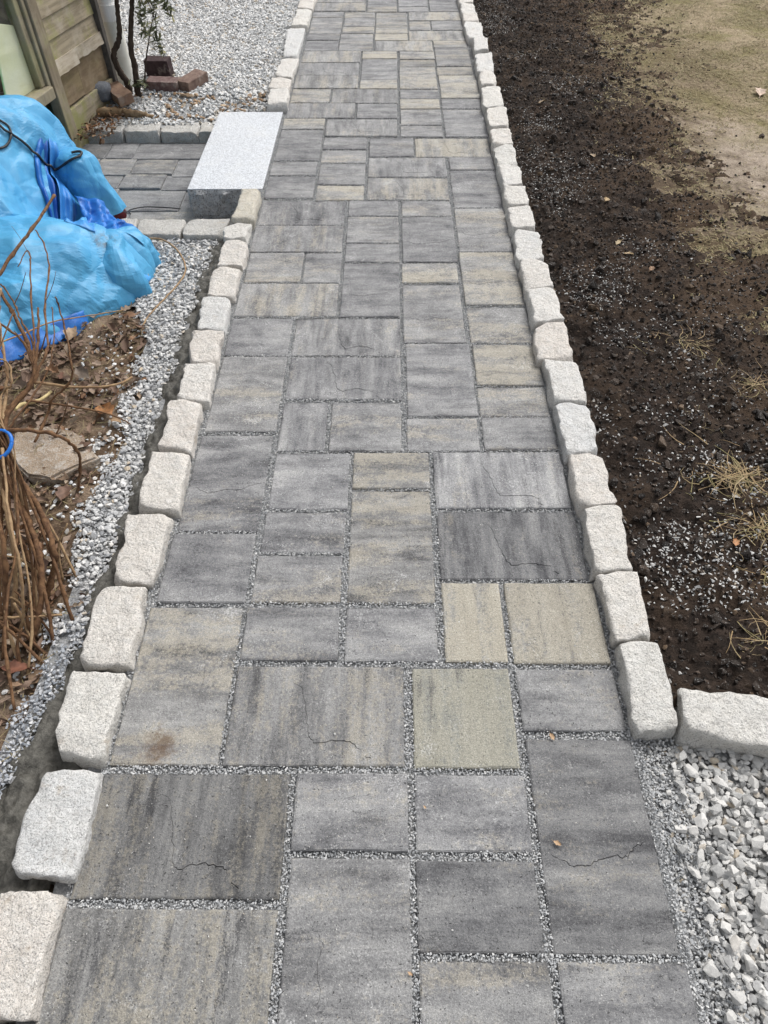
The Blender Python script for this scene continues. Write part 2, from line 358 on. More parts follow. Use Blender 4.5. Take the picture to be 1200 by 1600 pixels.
def tube_data(pts, r0, r1, seg=8, wob=0.0, sub=4, knots=0.0):
    """smooth tapered tube through points"""
    P = [Vector(p) for p in pts]; out = []
    for i in range(len(P)-1):
        a, b, c, d = P[max(i-1,0)], P[i], P[i+1], P[min(i+2,len(P)-1)]
        for k in range(sub):
            t = k/sub
            out.append(.5*((2*b)+(c-a)*t+(2*a-5*b+4*c-d)*t*t+(3*b-a-3*c+d)*t**3))
    out.append(P[-1]); n = len(out); V, F = [], []
    up = Vector((.31,.2,.93))
    for i,p in enumerate(out):
        d = (out[min(i+1,n-1)]-out[max(i-1,0)]).normalized()
        s = d.cross(up)
        if s.length < 1e-3: s = d.cross(Vector((1,0,0)))
        s.normalize(); q = s.cross(d)
        r = r0+(r1-r0)*i/(n-1)
        if knots and i % 7 == 3: r *= 1+knots
        pj = p + Vector((random.uniform(-1,1),random.uniform(-1,1),random.uniform(-1,1)))*wob
        for k in range(seg):
            a = 2*math.pi*k/seg; V.append(pj+(s*math.cos(a)+q*math.sin(a))*r*random.uniform(.93,1.07))
    for i in range(n-1):
        for k in range(seg):
            F.append((i*seg+k, i*seg+(k+1)%seg, (i+1)*seg+(k+1)%seg, (i+1)*seg+k))
    V.append(out[0]); V.append(out[-1])
    for k in range(seg):
        F.append((len(V)-2,(k+1)%seg,k)); F.append((len(V)-1,(n-1)*seg+k,(n-1)*seg+(k+1)%seg))
    return V, F
def pymesh(name, V, F, smooth=True):
    me = bpy.data.meshes.new(name); me.from_pydata([tuple(v) for v in V], [], F); me.update()
    if smooth: me.polygons.foreach_set('use_smooth', [True]*len(me.polygons))
    return me
def tube(name, pts, r0, r1, mat, parent=None, **k):
    V, F = tube_data(pts, r0, r1, **k)
    return link(name, pymesh(name, V, F), mat, parent)
def box_mesh(name, sx, sy, sz, bev=.003, seg=2, rough=0.0, cuts=0, seed=0, smooth=False):
    bm = bmesh.new(); bmesh.ops.create_cube(bm, size=1)
    bmesh.ops.scale(bm, vec=(sx,sy,sz), verts=bm.verts[:])
    if bev: bmesh.ops.bevel(bm, geom=bm.edges[:], offset=bev, segments=seg, affect='EDGES', profile=.6)
    if cuts: bmesh.ops.subdivide_edges(bm, edges=[e for e in bm.edges if e.calc_length()>.02], cuts=cuts, use_grid_fill=True)
    if rough:
        for v in bm.verts:
            v.co += mnoise.noise_vector(v.co*22+Vector((seed*7.1,0,0)))*rough
    bmesh.ops.recalc_face_normals(bm, faces=bm.faces[:])
    me = bpy.data.meshes.new(name); bm.to_mesh(me); bm.free()
    if smooth: me.polygons.foreach_set('use_smooth', [True]*len(me.polygons))
    return me

# ------------------------------------------------------------------ materials
class Mat:
    def __init__(s, name, rough=.8, spec=.3):
        s.m = bpy.data.materials.new(name); s.m.use_nodes = True; s.t = s.m.node_tree; s.t.nodes.clear()
        s.b = s.t.nodes.new('ShaderNodeBsdfPrincipled'); s.o = s.t.nodes.new('ShaderNodeOutputMaterial')
        s.t.links.new(s.b.outputs[0], s.o.inputs[0])
        s.b.inputs['Roughness'].default_value = rough; s.b.inputs['Specular IOR Level'].default_value = spec
    def n(s, t, **k):
        x = s.t.nodes.new('ShaderNode'+t)
        for a,v in k.items(): setattr(x,a,v)
        return x
    def l(s, a, b):
        if isinstance(a,(int,float)): b.default_value = a
        elif isinstance(a,(tuple,list)): b.default_value = a if len(a)==4 or b.type=='VECTOR' else (*a,1)
        else: s.t.links.new(a,b)
    def math(s, op, a, b=0, clamp=False):
        x = s.n('Math', operation=op, use_clamp=clamp); s.l(a,x.inputs[0]); s.l(b,x.inputs[1]); return x.outputs[0]
    def mix(s, f, a, b, mode='MIX'):
        x = s.n('Mix', data_type='RGBA', blend_type=mode); s.l(f,x.inputs[0]); s.l(a,x.inputs[6]); s.l(b,x.inputs[7]); return x.outputs[2]
    def noise(s, vec, scale, detail=4, rough=.55, dist=0):
        x = s.n('TexNoise'); s.l(vec,x.inputs['Vector']); x.inputs['Scale'].default_value = scale
        x.inputs['Detail'].default_value = detail; x.inputs['Roughness'].default_value = rough; x.inputs['Distortion'].default_value = dist
        return x.outputs[0]
    def step(s, v, a, b):
        x = s.n('MapRange', interpolation_type='SMOOTHSTEP'); s.l(v,x.inputs[0]); s.l(a,x.inputs[1]); s.l(b,x.inputs[2]); return x.outputs[0]
    def ramp(s, v, stops):
        x = s.n('ValToRGB'); s.l(v,x.inputs[0]); e = x.color_ramp.elements
        while len(e) < len(stops): e.new(.5)
        for i,(p,c) in enumerate(stops): e[i].position = p; e[i].color = (*c,1)
        return x.outputs[0]
    def coord(s, kind='Object'): return s.n('TexCoord').outputs[kind]
    def pos(s): return s.n('NewGeometry').outputs['Position']
    def island(s): return s.n('NewGeometry').outputs['Random Per Island']
    def rand(s): return s.n('ObjectInfo').outputs['Random']
    def attr(s, name): return s.n('Attribute', attribute_type='OBJECT', attribute_name=name).outputs['Fac']
    def vadd(s, a, b):
        x = s.n('VectorMath', operation='ADD'); s.l(a,x.inputs[0]); s.l(b,x.inputs[1]); return x.outputs[0]
    def vmul(s, a, b):
        x = s.n('VectorMath', operation='MULTIPLY'); s.l(a,x.inputs[0]); s.l(b,x.inputs[1]); return x.outputs[0]
    def color(s, c): s.l(c, s.b.inputs['Base Color'])
    def bump(s, h, dist=.002, strength=1.0, chain=None):
        x = s.n('Bump'); x.inputs['Strength'].default_value = strength; x.inputs['Distance'].default_value = dist
        s.l(h,x.inputs['Height'])
        if chain is not None: s.l(chain,x.inputs['Normal'])
        s.l(x.outputs[0], s.b.inputs['Normal']); return x.outputs[0]

def m_paver():
    m = Mat('concrete_paver', .82, .28)
    co = m.coord(); rnd = m.rand(); beige = m.attr('beige'); light = m.attr('light'); along = m.attr('along')
    cv = m.n('CombineXYZ'); m.l(m.math('MULTIPLY',rnd,91.7),cv.inputs[0]); m.l(m.math('MULTIPLY',rnd,37.3),cv.inputs[1]); m.l(m.math('MULTIPLY',rnd,13.1),cv.inputs[2])
    p = m.vadd(co, cv.outputs[0])
    inv = m.math('SUBTRACT',1,along)
    sx = m.math('ADD', m.math('MULTIPLY',along,20), m.math('MULTIPLY',inv,3.6))
    sy = m.math('ADD', m.math('MULTIPLY',along,2.6), m.math('MULTIPLY',inv,15))
    sv = m.n('CombineXYZ'); m.l(sx,sv.inputs[0]); m.l(sy,sv.inputs[1]); sv.inputs[2].default_value = 4
    ps = m.vmul(p, sv.outputs[0])
    add = lambda *t: (t[0] if len(t)==1 else m.math('ADD',t[0],add(*t[1:])))
    W = lambda v,k: m.math('MULTIPLY',v,k)
    streak = m.noise(ps, 1.0, 7, .66, .25)                      # the pigment bands pressed into the face mix
    streak2 = m.noise(m.vadd(ps,(31.,7.,3.)), .6, 7, .66, .2)
    patch = m.noise(p, 7, 6, .65, .5)
    blotch = m.noise(m.vadd(p,(5.,9.,2.)), 19, 6, .72)
    grain = m.noise(p, 120, 4, .75); sand = m.noise(p, 420, 2, .65); grit = m.noise(m.vadd(p,(2.,4.,6.)), 230, 3, .7)
    bold = m.attr('bold')
    v = add(m.math('MULTIPLY',streak,add(.34,W(bold,.20))),m.math('MULTIPLY',patch,m.math('SUBTRACT',.27,W(bold,.10))),m.math('MULTIPLY',blotch,m.math('SUBTRACT',.18,W(bold,.06))),m.math('MULTIPLY',grain,m.math('SUBTRACT',.21,W(bold,.04))))
    base = m.ramp(v, [(.385,(.072,.073,.080)),(.45,(.155,.156,.164)),(.515,(.240,.241,.247)),(.58,(.318,.318,.318)),(.66,(.41,.407,.40))])
    bf = add(W(streak2,.50),W(blotch,.22),W(grain,.28))
    th = m.math('SUBTRACT', .60, W(beige,.17))
    bm_ = m.step(bf, m.math('SUBTRACT',th,.035), m.math('ADD',th,.045))
    c = m.mix(W(bm_, m.math('ADD',.40, W(beige,.32))), base, (.385,.350,.285))
    c = m.mix(W(m.math('POWER',beige,2.0), .34), c, (.325,.306,.236))
    c = m.mix(W(m.attr('moss'),.38), c, (.262,.268,.215))
    # charcoal pigment that stays in speckled, broken bands
    dk = m.step(add(W(m.noise(m.vadd(ps,(3.,70.,1.)),1.2,7,.7),.50),W(grit,.32),W(patch,.18)), .535,.60)
    c = m.mix(m.math('MULTIPLY',dk,add(.50,W(bold,.34))), c, (.062,.062,.067))
    # pale dusty scuffs and salts
    du = m.step(add(W(m.noise(m.vadd(p,(50.,3.,8.)),8,7,.75,.9),.62),W(grit,.38)),.555,.64)
    c = m.mix(W(du,.50), c, (.50,.50,.50))
    c = m.mix(.33, c, m.ramp(sand,[(.3,(.12,.12,.12)),(.5,(.5,.5,.5)),(.7,(.95,.95,.93))]), 'OVERLAY')
    c = m.mix(.28, c, m.ramp(grit,[(.32,(.15,.15,.15)),(.5,(.5,.5,.5)),(.68,(.9,.9,.88))]), 'OVERLAY')
    sp = m.step(m.noise(p,300,2,.5),.66,.71); c = m.mix(W(sp,.6), c, (.56,.55,.52))
    po = m.step(m.noise(m.vadd(p,(7.,1.,5.)),210,2,.5),.335,.29); c = m.mix(W(po,.75), c, (.035,.034,.034))
    g = m.math('ADD',.95,m.math('MULTIPLY',light,.75))
    gc = m.n('CombineColor'); [m.l(g,gc.inputs[i]) for i in range(3)]
    c = m.mix(1.0, c, gc.outputs[0], 'MULTIPLY')
    # rust-brown stain spot carried by few pavers
    st = m.attr('stain'); d = m.n('VectorMath', operation='DISTANCE'); m.l(co,d.inputs[0]); d.inputs[1].default_value = (-.02,-.175,0)
    sm = m.math('MULTIPLY', m.step(m.math('ADD',d.outputs['Value'],m.math('MULTIPLY',m.math('SUBTRACT',m.noise(p,38,5,.75),.5),.17)),.060,-.005), st)
    c = m.mix(m.math('MULTIPLY',sm,.75), c, (.10,.055,.025))
    m.color(c)
    b = m.bump(add(sand,W(grain,1.2),W(po,-1.5)), .0013, .9)
    m.bump(add(m.noise(p,24,5,.65),W(streak,.8),W(blotch,.4)), .0045, .6, b)
    return m.m
def m_granite(name, ramp, dark=.35, scale=1.0, bumpd=.006, stain=.42):
    m = Mat(name, .88, .25); co = m.coord(); rnd = m.rand()
    cv = m.n('CombineXYZ'); m.l(m.math('MULTIPLY',rnd,57.),cv.inputs[0]); m.l(m.math('MULTIPLY',rnd,23.),cv.inputs[1])
    p = m.vadd(co,cv.outputs[0])
    hue = m.ramp(m.math('ADD',m.math('MULTIPLY',rnd,.8),m.math('MULTIPLY',m.noise(p,11,5,.65),.3)), ramp)
    n1 = m.noise(p,260*scale,3,.7); n2 = m.noise(p,105*scale,4,.7); n3 = m.noise(p,30,6,.7,.6); n4 = m.noise(p,430*scale,2,.6)
    c = m.mix(m.math('MULTIPLY',m.step(n3,.45,.68),.40), hue, (.66,.655,.64))
    c = m.mix(m.math('MULTIPLY',m.step(n3,.50,.30),.26), c, (.38,.345,.30))
    c = m.mix(m.math('MULTIPLY',m.step(n4,.52,.66),.55), c, (.72,.715,.70))
    c = m.mix(m.math('MULTIPLY',m.step(n1,.53,.62),dark), c, (.11,.105,.10))
    c = m.mix(m.math('MULTIPLY',m.step(n2,.57,.66),.35), c, (.25,.225,.195))
    c = m.mix(m.math('MULTIPLY',m.step(m.noise(m.vadd(p,(9.,4.,1.)),14,5,.7),.58,.74),stain), c, (.34,.25,.15))
    m.color(c)
    b = m.bump(m.math('ADD',n2,m.math('MULTIPLY',n1,.6)), .0034, 1.0)
    m.bump(m.math('ADD',n3,m.math('MULTIPLY',m.noise(p,62,5,.7,.8),.6)), bumpd*1.5, 1.0, b)
    return m.m
def m_rocks(name, stops, per_object=False, fleck=.25, dirt=0.0):
    m = Mat(name,.85,.25); p = m.pos()
    r = m.rand() if per_object else m.island()
    c = m.ramp(r, stops)
    n = m.noise(p,110,4,.7)
    c = m.mix(m.math('MULTIPLY',m.step(n,.50,.70),fleck), c, (.22,.22,.225))
    c = m.mix(m.math('MULTIPLY',m.step(m.noise(p,300,2,.6),.58,.7),.3), c, (.82,.82,.80))
    if dirt: c = m.mix(m.math('MULTIPLY',m.step(m.noise(p,3.2,4,.6),.50,.68),dirt), c, (.20,.14,.085))
    m.color(c); m.bump(n,.0025,.7)
    return m.m
def m_ground(name, c0, c1, c2, scale=18, bumpd=.012, fine=140, rough=.95):
    m = Mat(name, rough, .12); p = m.pos()
    a = m.noise(p,scale,6,.65); b = m.noise(p,fine,4,.7); l = m.noise(p,scale*.2,4,.6)
    c = m.mix(m.step(a,.40,.62), c0, c1); c = m.mix(m.math('MULTIPLY',m.step(l,.48,.66),.7), c, c2)
    c = m.mix(.5, c, m.ramp(b,[(.3,(.2,.2,.2)),(.7,(.8,.8,.8))]), 'OVERLAY')
    m.color(c); k = m.bump(b,.006,.9); m.bump(a,bumpd,.8,k)
    return m.m
def m_plain(name, c0, c1, scale=30, rough=.7, spec=.3, bumpd=.001, stretch=(1,1,1), coord='Object', fine=0.0):
    m = Mat(name,rough,spec); p = m.vmul(m.coord(coord), tuple(map(float,stretch)))
    n = m.noise(p,scale,6,.65); m.color(m.mix(m.step(n,.32,.68),c0,c1)); m.bump(n,bumpd,.8)
    return m.m
def m_leafy(name, stops, rough=.7):
    m = Mat(name,rough,.25); p = m.pos(); c = m.ramp(m.island(),stops)
    n = m.noise(p,160,4,.7); c = m.mix(m.math('MULTIPLY',n,.55), c, (.05,.03,.018)); m.color(c); m.bump(n,.002,.6)
    return m.m
def m_tarp(name, c0, c1, c2, soil=None):
    m = Mat(name,.40,.42); co = m.coord()
    a = m.noise(co,4.5,5,.6,.4); b = m.noise(co,34,5,.65,1.2)
    c = m.mix(m.step(a,.38,.64), c0, c1); c = m.mix(m.math('MULTIPLY',m.step(b,.52,.72),.12), c, c2)
    g = m.noise(m.vadd(co,(4.,4.,4.)),11,6,.7); c = m.mix(m.math('MULTIPLY',m.step(g,.60,.78),.22), c, (.22,.27,.27))
    if soil:
        d = m.n('VectorMath', operation='DISTANCE'); m.l(m.pos(),d.inputs[0]); d.inputs[1].default_value = soil
        s = m.step(m.math('ADD',d.outputs['Value'],m.math('MULTIPLY',m.math('SUBTRACT',g,.5),.30)),.075,.02)
        c = m.mix(m.math('MULTIPLY',s,.85), c, (.085,.075,.055))
    m.color(c)
    w = m.n('TexWave', wave_type='BANDS', bands_direction='DIAGONAL'); m.l(co,w.inputs['Vector']); w.inputs['Scale'].default_value = 260
    k = m.bump(w.outputs['Fac'],.0006,.35); m.bump(b,.003,.4,k)
    return m.m
def m_wood(name, c0, c1, c2, stretch=(3,40,40), moss=.0):
    m = Mat(name,.85,.2); co = m.coord(); rnd = m.rand()
    cv = m.n('CombineXYZ'); m.l(m.math('MULTIPLY',rnd,41.),cv.inputs[0]); m.l(m.math('MULTIPLY',rnd,17.),cv.inputs[2])
    p = m.vadd(co,cv.outputs[0]); g = m.noise(m.vmul(p,tuple(map(float,stretch))),1.,6,.65,.3); a = m.noise(p,8,5,.65)
    c = m.mix(m.step(g,.35,.65),c0,c1); c = m.mix(m.math('MULTIPLY',m.step(a,.45,.65),.6),c,c2)
    if moss: c = m.mix(m.math('MULTIPLY',m.step(m.noise(m.vadd(p,(3.,8.,1.)),5,5,.65),.46,.62),moss),c,(.25,.255,.085))
    c = m.mix(m.math('MULTIPLY',m.step(m.noise(p,60,4,.7),.60,.72),.4),c,(.09,.075,.055))
    m.color(c); k = m.bump(g,.0025,.7); m.bump(a,.004,.5,k)
    return m.m

MT = {}
MT['paver'] = m_paver()
MT['granite'] = m_granite('split_granite', [(.05,(.64,.635,.605)),(.35,(.69,.665,.62)),(.6,(.68,.63,.575)),(.8,(.69,.67,.635)),(1,(.62,.63,.635))], .55, 1.0, .008)
MT['granite_grey'] = m_granite('grey_split_granite', [(.1,(.50,.50,.485)),(.5,(.54,.52,.48)),(.9,(.54,.53,.505))], .62, 1.0, .008)
MT['granite_tan'] = m_granite('tan_split_granite', [(.1,(.56,.515,.42)),(.9,(.58,.54,.45))], .5, 1.0, .008)
m = Mat('flamed_granite',.8,.3); p = m.coord()
c = m.mix(m.step(m.noise(p,150,3,.75),.46,.60),(.64,.665,.70),(.37,.385,.41)); c = m.mix(m.math('MULTIPLY',m.step(m.noise(p,330,2,.6),.56,.64),.7),c,(.20,.205,.22))
c = m.mix(m.math('MULTIPLY',m.step(m.noise(p,5,6,.7,.6),.5,.68),.32),c,(.62,.62,.60)); m.color(c); m.bump(m.noise(p,300,3,.7),.0014,.8); MT['slab'] = m.m
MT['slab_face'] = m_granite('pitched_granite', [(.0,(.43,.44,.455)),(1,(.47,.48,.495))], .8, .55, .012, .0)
GREY = [(0,(.30,.31,.33)),(.25,(.44,.45,.46)),(.55,(.56,.56,.56)),(.8,(.66,.655,.64)),(.95,(.50,.44,.36))]
MT['gravel'] = m_rocks('crushed_stone', GREY)
MT['gravel_far'] = m_rocks('crushed_stone_pale', [(0,(.42,.43,.44)),(.3,(.56,.57,.575)),(.6,(.66,.66,.655)),(.9,(.74,.735,.72)),(.985,(.50,.43,.34))], dirt=.06)
MT['pebble'] = m_rocks('pale_stone', [(0,(.31,.31,.305)),(.3,(.44,.435,.42)),(.6,(.53,.52,.50)),(.9,(.60,.59,.57)),(.98,(.42,.36,.28))], per_object=True)
MT['pebbles'] = m_rocks('pale_stones', [(0,(.33,.33,.33)),(.3,(.45,.45,.44)),(.6,(.53,.525,.51)),(.9,(.60,.59,.57)),(.98,(.42,.36,.28))])
MT['grit'] = m_rocks('joint_grit', [(0,(.27,.28,.29)),(.3,(.36,.37,.38)),(.65,(.43,.435,.44)),(.97,(.56,.56,.55))], fleck=.15)
MT['grit_bed'] = m_ground('grit_bed', (.24,.245,.25),(.36,.365,.37),(.30,.30,.30),90,.006,320)
MT['gravel_bed'] = m_ground('gravel_base', (.32,.325,.33),(.46,.465,.47),(.38,.38,.38),60,.012,180)
MT['soil'] = m_ground('dark_loam', (.019,.0145,.012),(.040,.029,.023),(.058,.040,.028),26,.02,150)
def warm_soil(mat):
    t = mat.node_tree; P = t.nodes['Principled BSDF']; src = P.inputs['Base Color'].links[0].from_socket; M = Mat.__new__(Mat); M.m, M.t, M.b = mat, t, P
    p = M.pos(); s = M.n('SeparateXYZ'); M.l(p,s.inputs[0]); n = M.noise(p,5,7,.72,.4)
    f = M.step(M.math('ADD',s.outputs[0],M.math('MULTIPLY',M.math('SUBTRACT',n,.5),2.6)),1.05,1.75)
    M.color(M.mix(M.math('MULTIPLY',f,.5),src,(.125,.085,.055)))
warm_soil(MT['soil'])
MT['clod'] = m_rocks('loam_clod', [(0,(.014,.011,.0095)),(.5,(.032,.024,.019)),(.85,(.055,.039,.029)),(.97,(.12,.082,.052))], fleck=0)
MT['earth'] = m_ground('leaf_mould', (.10,.068,.046),(.19,.135,.092),(.27,.205,.15),22,.02,150)
MT['ground'] = m_ground('ground', (.16,.13,.08),(.24,.20,.13),(.14,.13,.06),3,.02,60)
MT['mortar'] = m_plain('wet_mortar',(.050,.047,.040),(.12,.115,.10),55,.5,.4,.010)

# ------------------------------------------------------------------ setting: ground sheets
me = grid('ground',-100,100,-100,100,50,lambda X,Y: X*0-.16)
g = link('ground',me,MT['ground']); put(g,'dry brown ground beneath the garden','ground',kind='structure')

# paved path and its pavers
me = grid('path',-.70,.66,-.35,8.7,.03,lambda X,Y: -.013+.002*vnoise(xy(X*40,Y*40)),True,lambda x,y: (x<.60)|(y>.70))
path = link('path',me,MT['grit_bed']); put(path,'straight walkway of grey and beige concrete pavers with grit joints','path',kind='structure')
CRACKS = {
 'A':[[(-.07,.09),(-.045,.065),(-.03,.0),(-.02,-.055),(.0,-.075),(.045,-.066),(.085,-.070),(.112,-.085)],[(.116,-.096),(.130,-.112)]],
 'B':[[(-.100,-.030),(-.085,-.043),(-.052,-.058),(-.03,-.052),(.0,-.043),(.03,-.036),(.058,-.036),(.085,-.020),(.105,-.008)]],
 'C':[[(-.062,.085),(-.050,.045),(-.056,.010),(-.053,-.030),(-.066,-.055)],[(-.045,.09),(-.05,.06)]]}
def paver_mesh(w, h, crack, seed):
    rg = random.Random(seed); T = .05; ins = .0055; nseg = 9
    bm = bmesh.new()
    def ring(ix, z, jit):
        cs = [(-w/2+ix,-h/2+ix),(w/2-ix,-h/2+ix),(w/2-ix,h/2-ix),(-w/2+ix,h/2-ix)]; out = []
        for a in range(4):
            (x0,y0),(x1,y1) = cs[a],cs[(a+1)%4]
            for k in range(nseg):
                t = k/nseg; j = (rg.random()-.5)*2*jit
                out.append((x0+(x1-x0)*t+(j if x0==x1 else 0), y0+(y1-y0)*t+(j if y0==y1 else 0), z))
        return out
    rings = [ring(0,-T,0), ring(0,-.0055,.0012), ring(.0015,-.0018,.0012), ring(ins,0,.0018)]
    pts2 = [Vector(p[:2]) for p in rings[3]]; zz = [0.0]*len(pts2)
    n = len(pts2); edges = [(i,(i+1)%n) for i in range(n)]
    for line in CRACKS.get(crack,[]):
        fl = rg.choice((-1,1)) if crack=='C' else 1
        ptsl = [(fl*x+rg.uniform(-.006,.006), y+rg.uniform(-.006,.006)) for x,y in line]
        fine = [ptsl[0]]
        for (x0,y0),(x1,y1) in zip(ptsl,ptsl[1:]):
            L = math.hypot(x1-x0,y1-y0); dx,dy = -(y1-y0)/L,(x1-x0)/L
            for t in (.2,.4,.6,.8): 
                j = rg.uniform(-.0032,.0032); fine.append((x0+(x1-x0)*t+dx*j, y0+(y1-y0)*t+dy*j))
            fine.append((x1,y1))
        m = len(fine); base = len(pts2); L_, C_, R_ = [], [], []
        for i,(x,y) in enumerate(fine):
            a, b = fine[max(i-1,0)], fine[min(i+1,m-1)]; L = math.hypot(b[0]-a[0],b[1]-a[1]) or 1
            nx, ny = -(b[1]-a[1])/L, (b[0]-a[0])/L
            q_ = i/(m-1); hw = (.0009+.0016*q_ if crack=='A' else (.0008 if crack=='C' else .0014))*(.35+.65*math.sin(math.pi*(i+.4)/(m-.2)))*rg.uniform(.5,1.4)
            C_.append(len(pts2)); pts2.append(Vector((x,y))); zz.append(0 if i in (0,m-1) else (-.0012-.0028*i/m if crack=='A' else -.0016 if crack=='C' else -.003))
            if 0<i<m-1:
                L_.append(len(pts2)); pts2.append(Vector((x+nx*hw,y+ny*hw))); zz.append(0)
                R_.append(len(pts2)); pts2.append(Vector((x-nx*hw,y-ny*hw))); zz.append(0)
        for S in (C_, [C_[0]]+L_+[C_[-1]], [C_[0]]+R_+[C_[-1]]): edges += list(zip(S,S[1:]))
    v2, e2, f2, ov, oe, of = delaunay_2d_cdt(pts2, edges, [], 0, 1e-6)
    vs = []
    for i,p in enumerate(v2):
        z = min((zz[o] for o in ov[i]), default=0.0) if ov[i] else 0.0
        vs.append(bm.verts.new((p.x,p.y,z)))
    for f in f2:
        try: bm.faces.new([vs[i] for i in f])
        except ValueError: pass
    idx = {}
    for i,o in enumerate(ov):
        for k in o: idx[k] = i
    prev = [bm.verts.new(p) for p in rings[0]]; bm.faces.new(prev[::-1])
    for r in (1,2,3):
        cur = [bm.verts.new(p) for p in rings[r]] if r<3 else [vs[idx[i]] for i in range(n)]
        for i in range(n):
            try: bm.faces.new((prev[i],prev[(i+1)%n],cur[(i+1)%n],cur[i]))
            except ValueError: pass
        prev = cur
    bmesh.ops.recalc_face_normals(bm, faces=bm.faces[:])
    me = bpy.data.meshes.new('paver'); bm.to_mesh(me); bm.free(); return me
def add_paver(i, x0,x1,y0,y1,beige,light,along,crack,parent,stain=0.0,bold=.25):
    me = paver_mesh(x1-x0,y1-y0,crack,i)
    o = link('paver',me,MT['paver'],parent,((x0+x1)/2,(y0+y1)/2,random.uniform(-.0028,.0022)))
    o.rotation_euler = (random.uniform(-.006,.006),random.uniform(-.006,.006),random.uniform(-.003,.003))
    o['beige']=float(beige); o['light']=float(light); o['along']=float(along); o['stain']=float(stain); o['bold']=float(bold); o['moss']=1.0 if (abs(x0-.061)<.004 and abs(y0-.597)<.006) else 0.0
    return o
for i,(x0,x1,y0,y1,b,l,al,cr) in enumerate(PAVERS):
    add_paver(i,x0,x1,y0,y1,b,l,al,cr,path,1.0 if (abs(x0+.65)<.01 and abs(y0-.602)<.01) else 0.0, (1.0 if max(x1-x0,y1-y0)>.33 else .55) if y0<1.5 else .3)

# side path one step down, between the two low edgings left of the walkway
SZ = -.14
me = grid('side_path',-2.6,-.64,3.0,4.62,.06,lambda X,Y: SZ-.012+.002*vnoise(xy(X*40,Y*40)))
side = link('side_path',me,MT['grit_bed']); put(side,'short sunken side path of grey pavers running left behind the blue tarp','path',kind='structure')
SIDE = [(-1.95,-1.706,4.302,4.512),(-1.696,-1.540,4.300,4.511),(-1.530,-1.112,4.288,4.505),(-1.102,-.70,4.288,4.505),
 (-2.13,-1.722,4.070,4.288),(-1.714,-1.501,4.068,4.285),(-1.492,-1.253,4.084,4.277),(-1.243,-.99,4.044,4.276),(-.98,-.70,4.044,4.276),
 (-2.25,-1.83,3.908,4.056),(-1.82,-1.526,3.908,4.056),(-1.515,-1.278,3.897,4.072),(-1.268,-1.02,3.872,4.032),(-1.01,-.70,3.872,4.032),
 (-2.2,-1.93,3.655,3.895),(-1.92,-1.506,3.655,3.895),(-1.495,-1.128,3.631,3.868),(-1.117,-.70,3.607,3.860),
 (-2.1,-1.86,3.40,3.642),(-1.85,-1.418,3.40,3.640),(-1.409,-.99,3.375,3.615),(-.98,-.70,3.36,3.595),(-1.85,-1.44,3.17,3.388),(-1.43,-1.01,3.15,3.362),(-1.0,-.70,3.15,3.348)]
for k,(x0,x1,y0,y1) in enumerate(SIDE):
    o = add_paver(500+k,x0,x1,y0,y1,random.choice((.05,.1,.15,.5,.3)),random.uniform(-.12,.12),0,'A' if (x1-x0>.4 and k%4==0) else '',side); o.location.z += SZ

# grit that fills the joints
CHIPS = [rock_template(8,s,(1,.75,.6)) for s in range(10)]
def inside_any(X, Y, rects, m=0.0):
    k = np.zeros(X.shape,bool)
    for (a,b,c,d) in rects: k |= (X>a-m)&(X<b+m)&(Y>c-m)&(Y<d+m)
    return k
PR = [p[:4] for p in PAVERS]
X, Y = jitter_grid(-.665,.60,0,8.5,.0043)
far = RNG.random(X.size) < np.where(Y>4,.5,1.0)
k = ~inside_any(X,Y,PR,-.0015) & far; X, Y = X[k], Y[k]
pz = RNG.uniform(-.009,-.001,X.size) + .003*vnoise(xy(X*9,Y*9),5)
me = scatter('joint_grit',CHIPS,xy(X,Y,pz),RNG.uniform(.0020,.0046,X.size))
o = link('joint_grit',me,MT['grit'],path); o['kind']='stuff'
# loose crumbs swept over the pavers
n = 1900; X = RNG.uniform(-.63,.57,n); Y = .05+5.5*RNG.random(n)**1.6
k = vnoise(xy(X*4,Y*4),3)+RNG.normal(0,.5,n) > -.1; X,Y = X[k],Y[k]
me = scatter('stone_crumbs',CHIPS,xy(X,Y,np.full(X.size,.002)),RNG.uniform(.0008,.0024,X.size)*np.where(RNG.random(X.size)<.06,1.9,1))
o = link('stone_crumbs',me,MT['pebbles'],path); o['kind']='stuff'

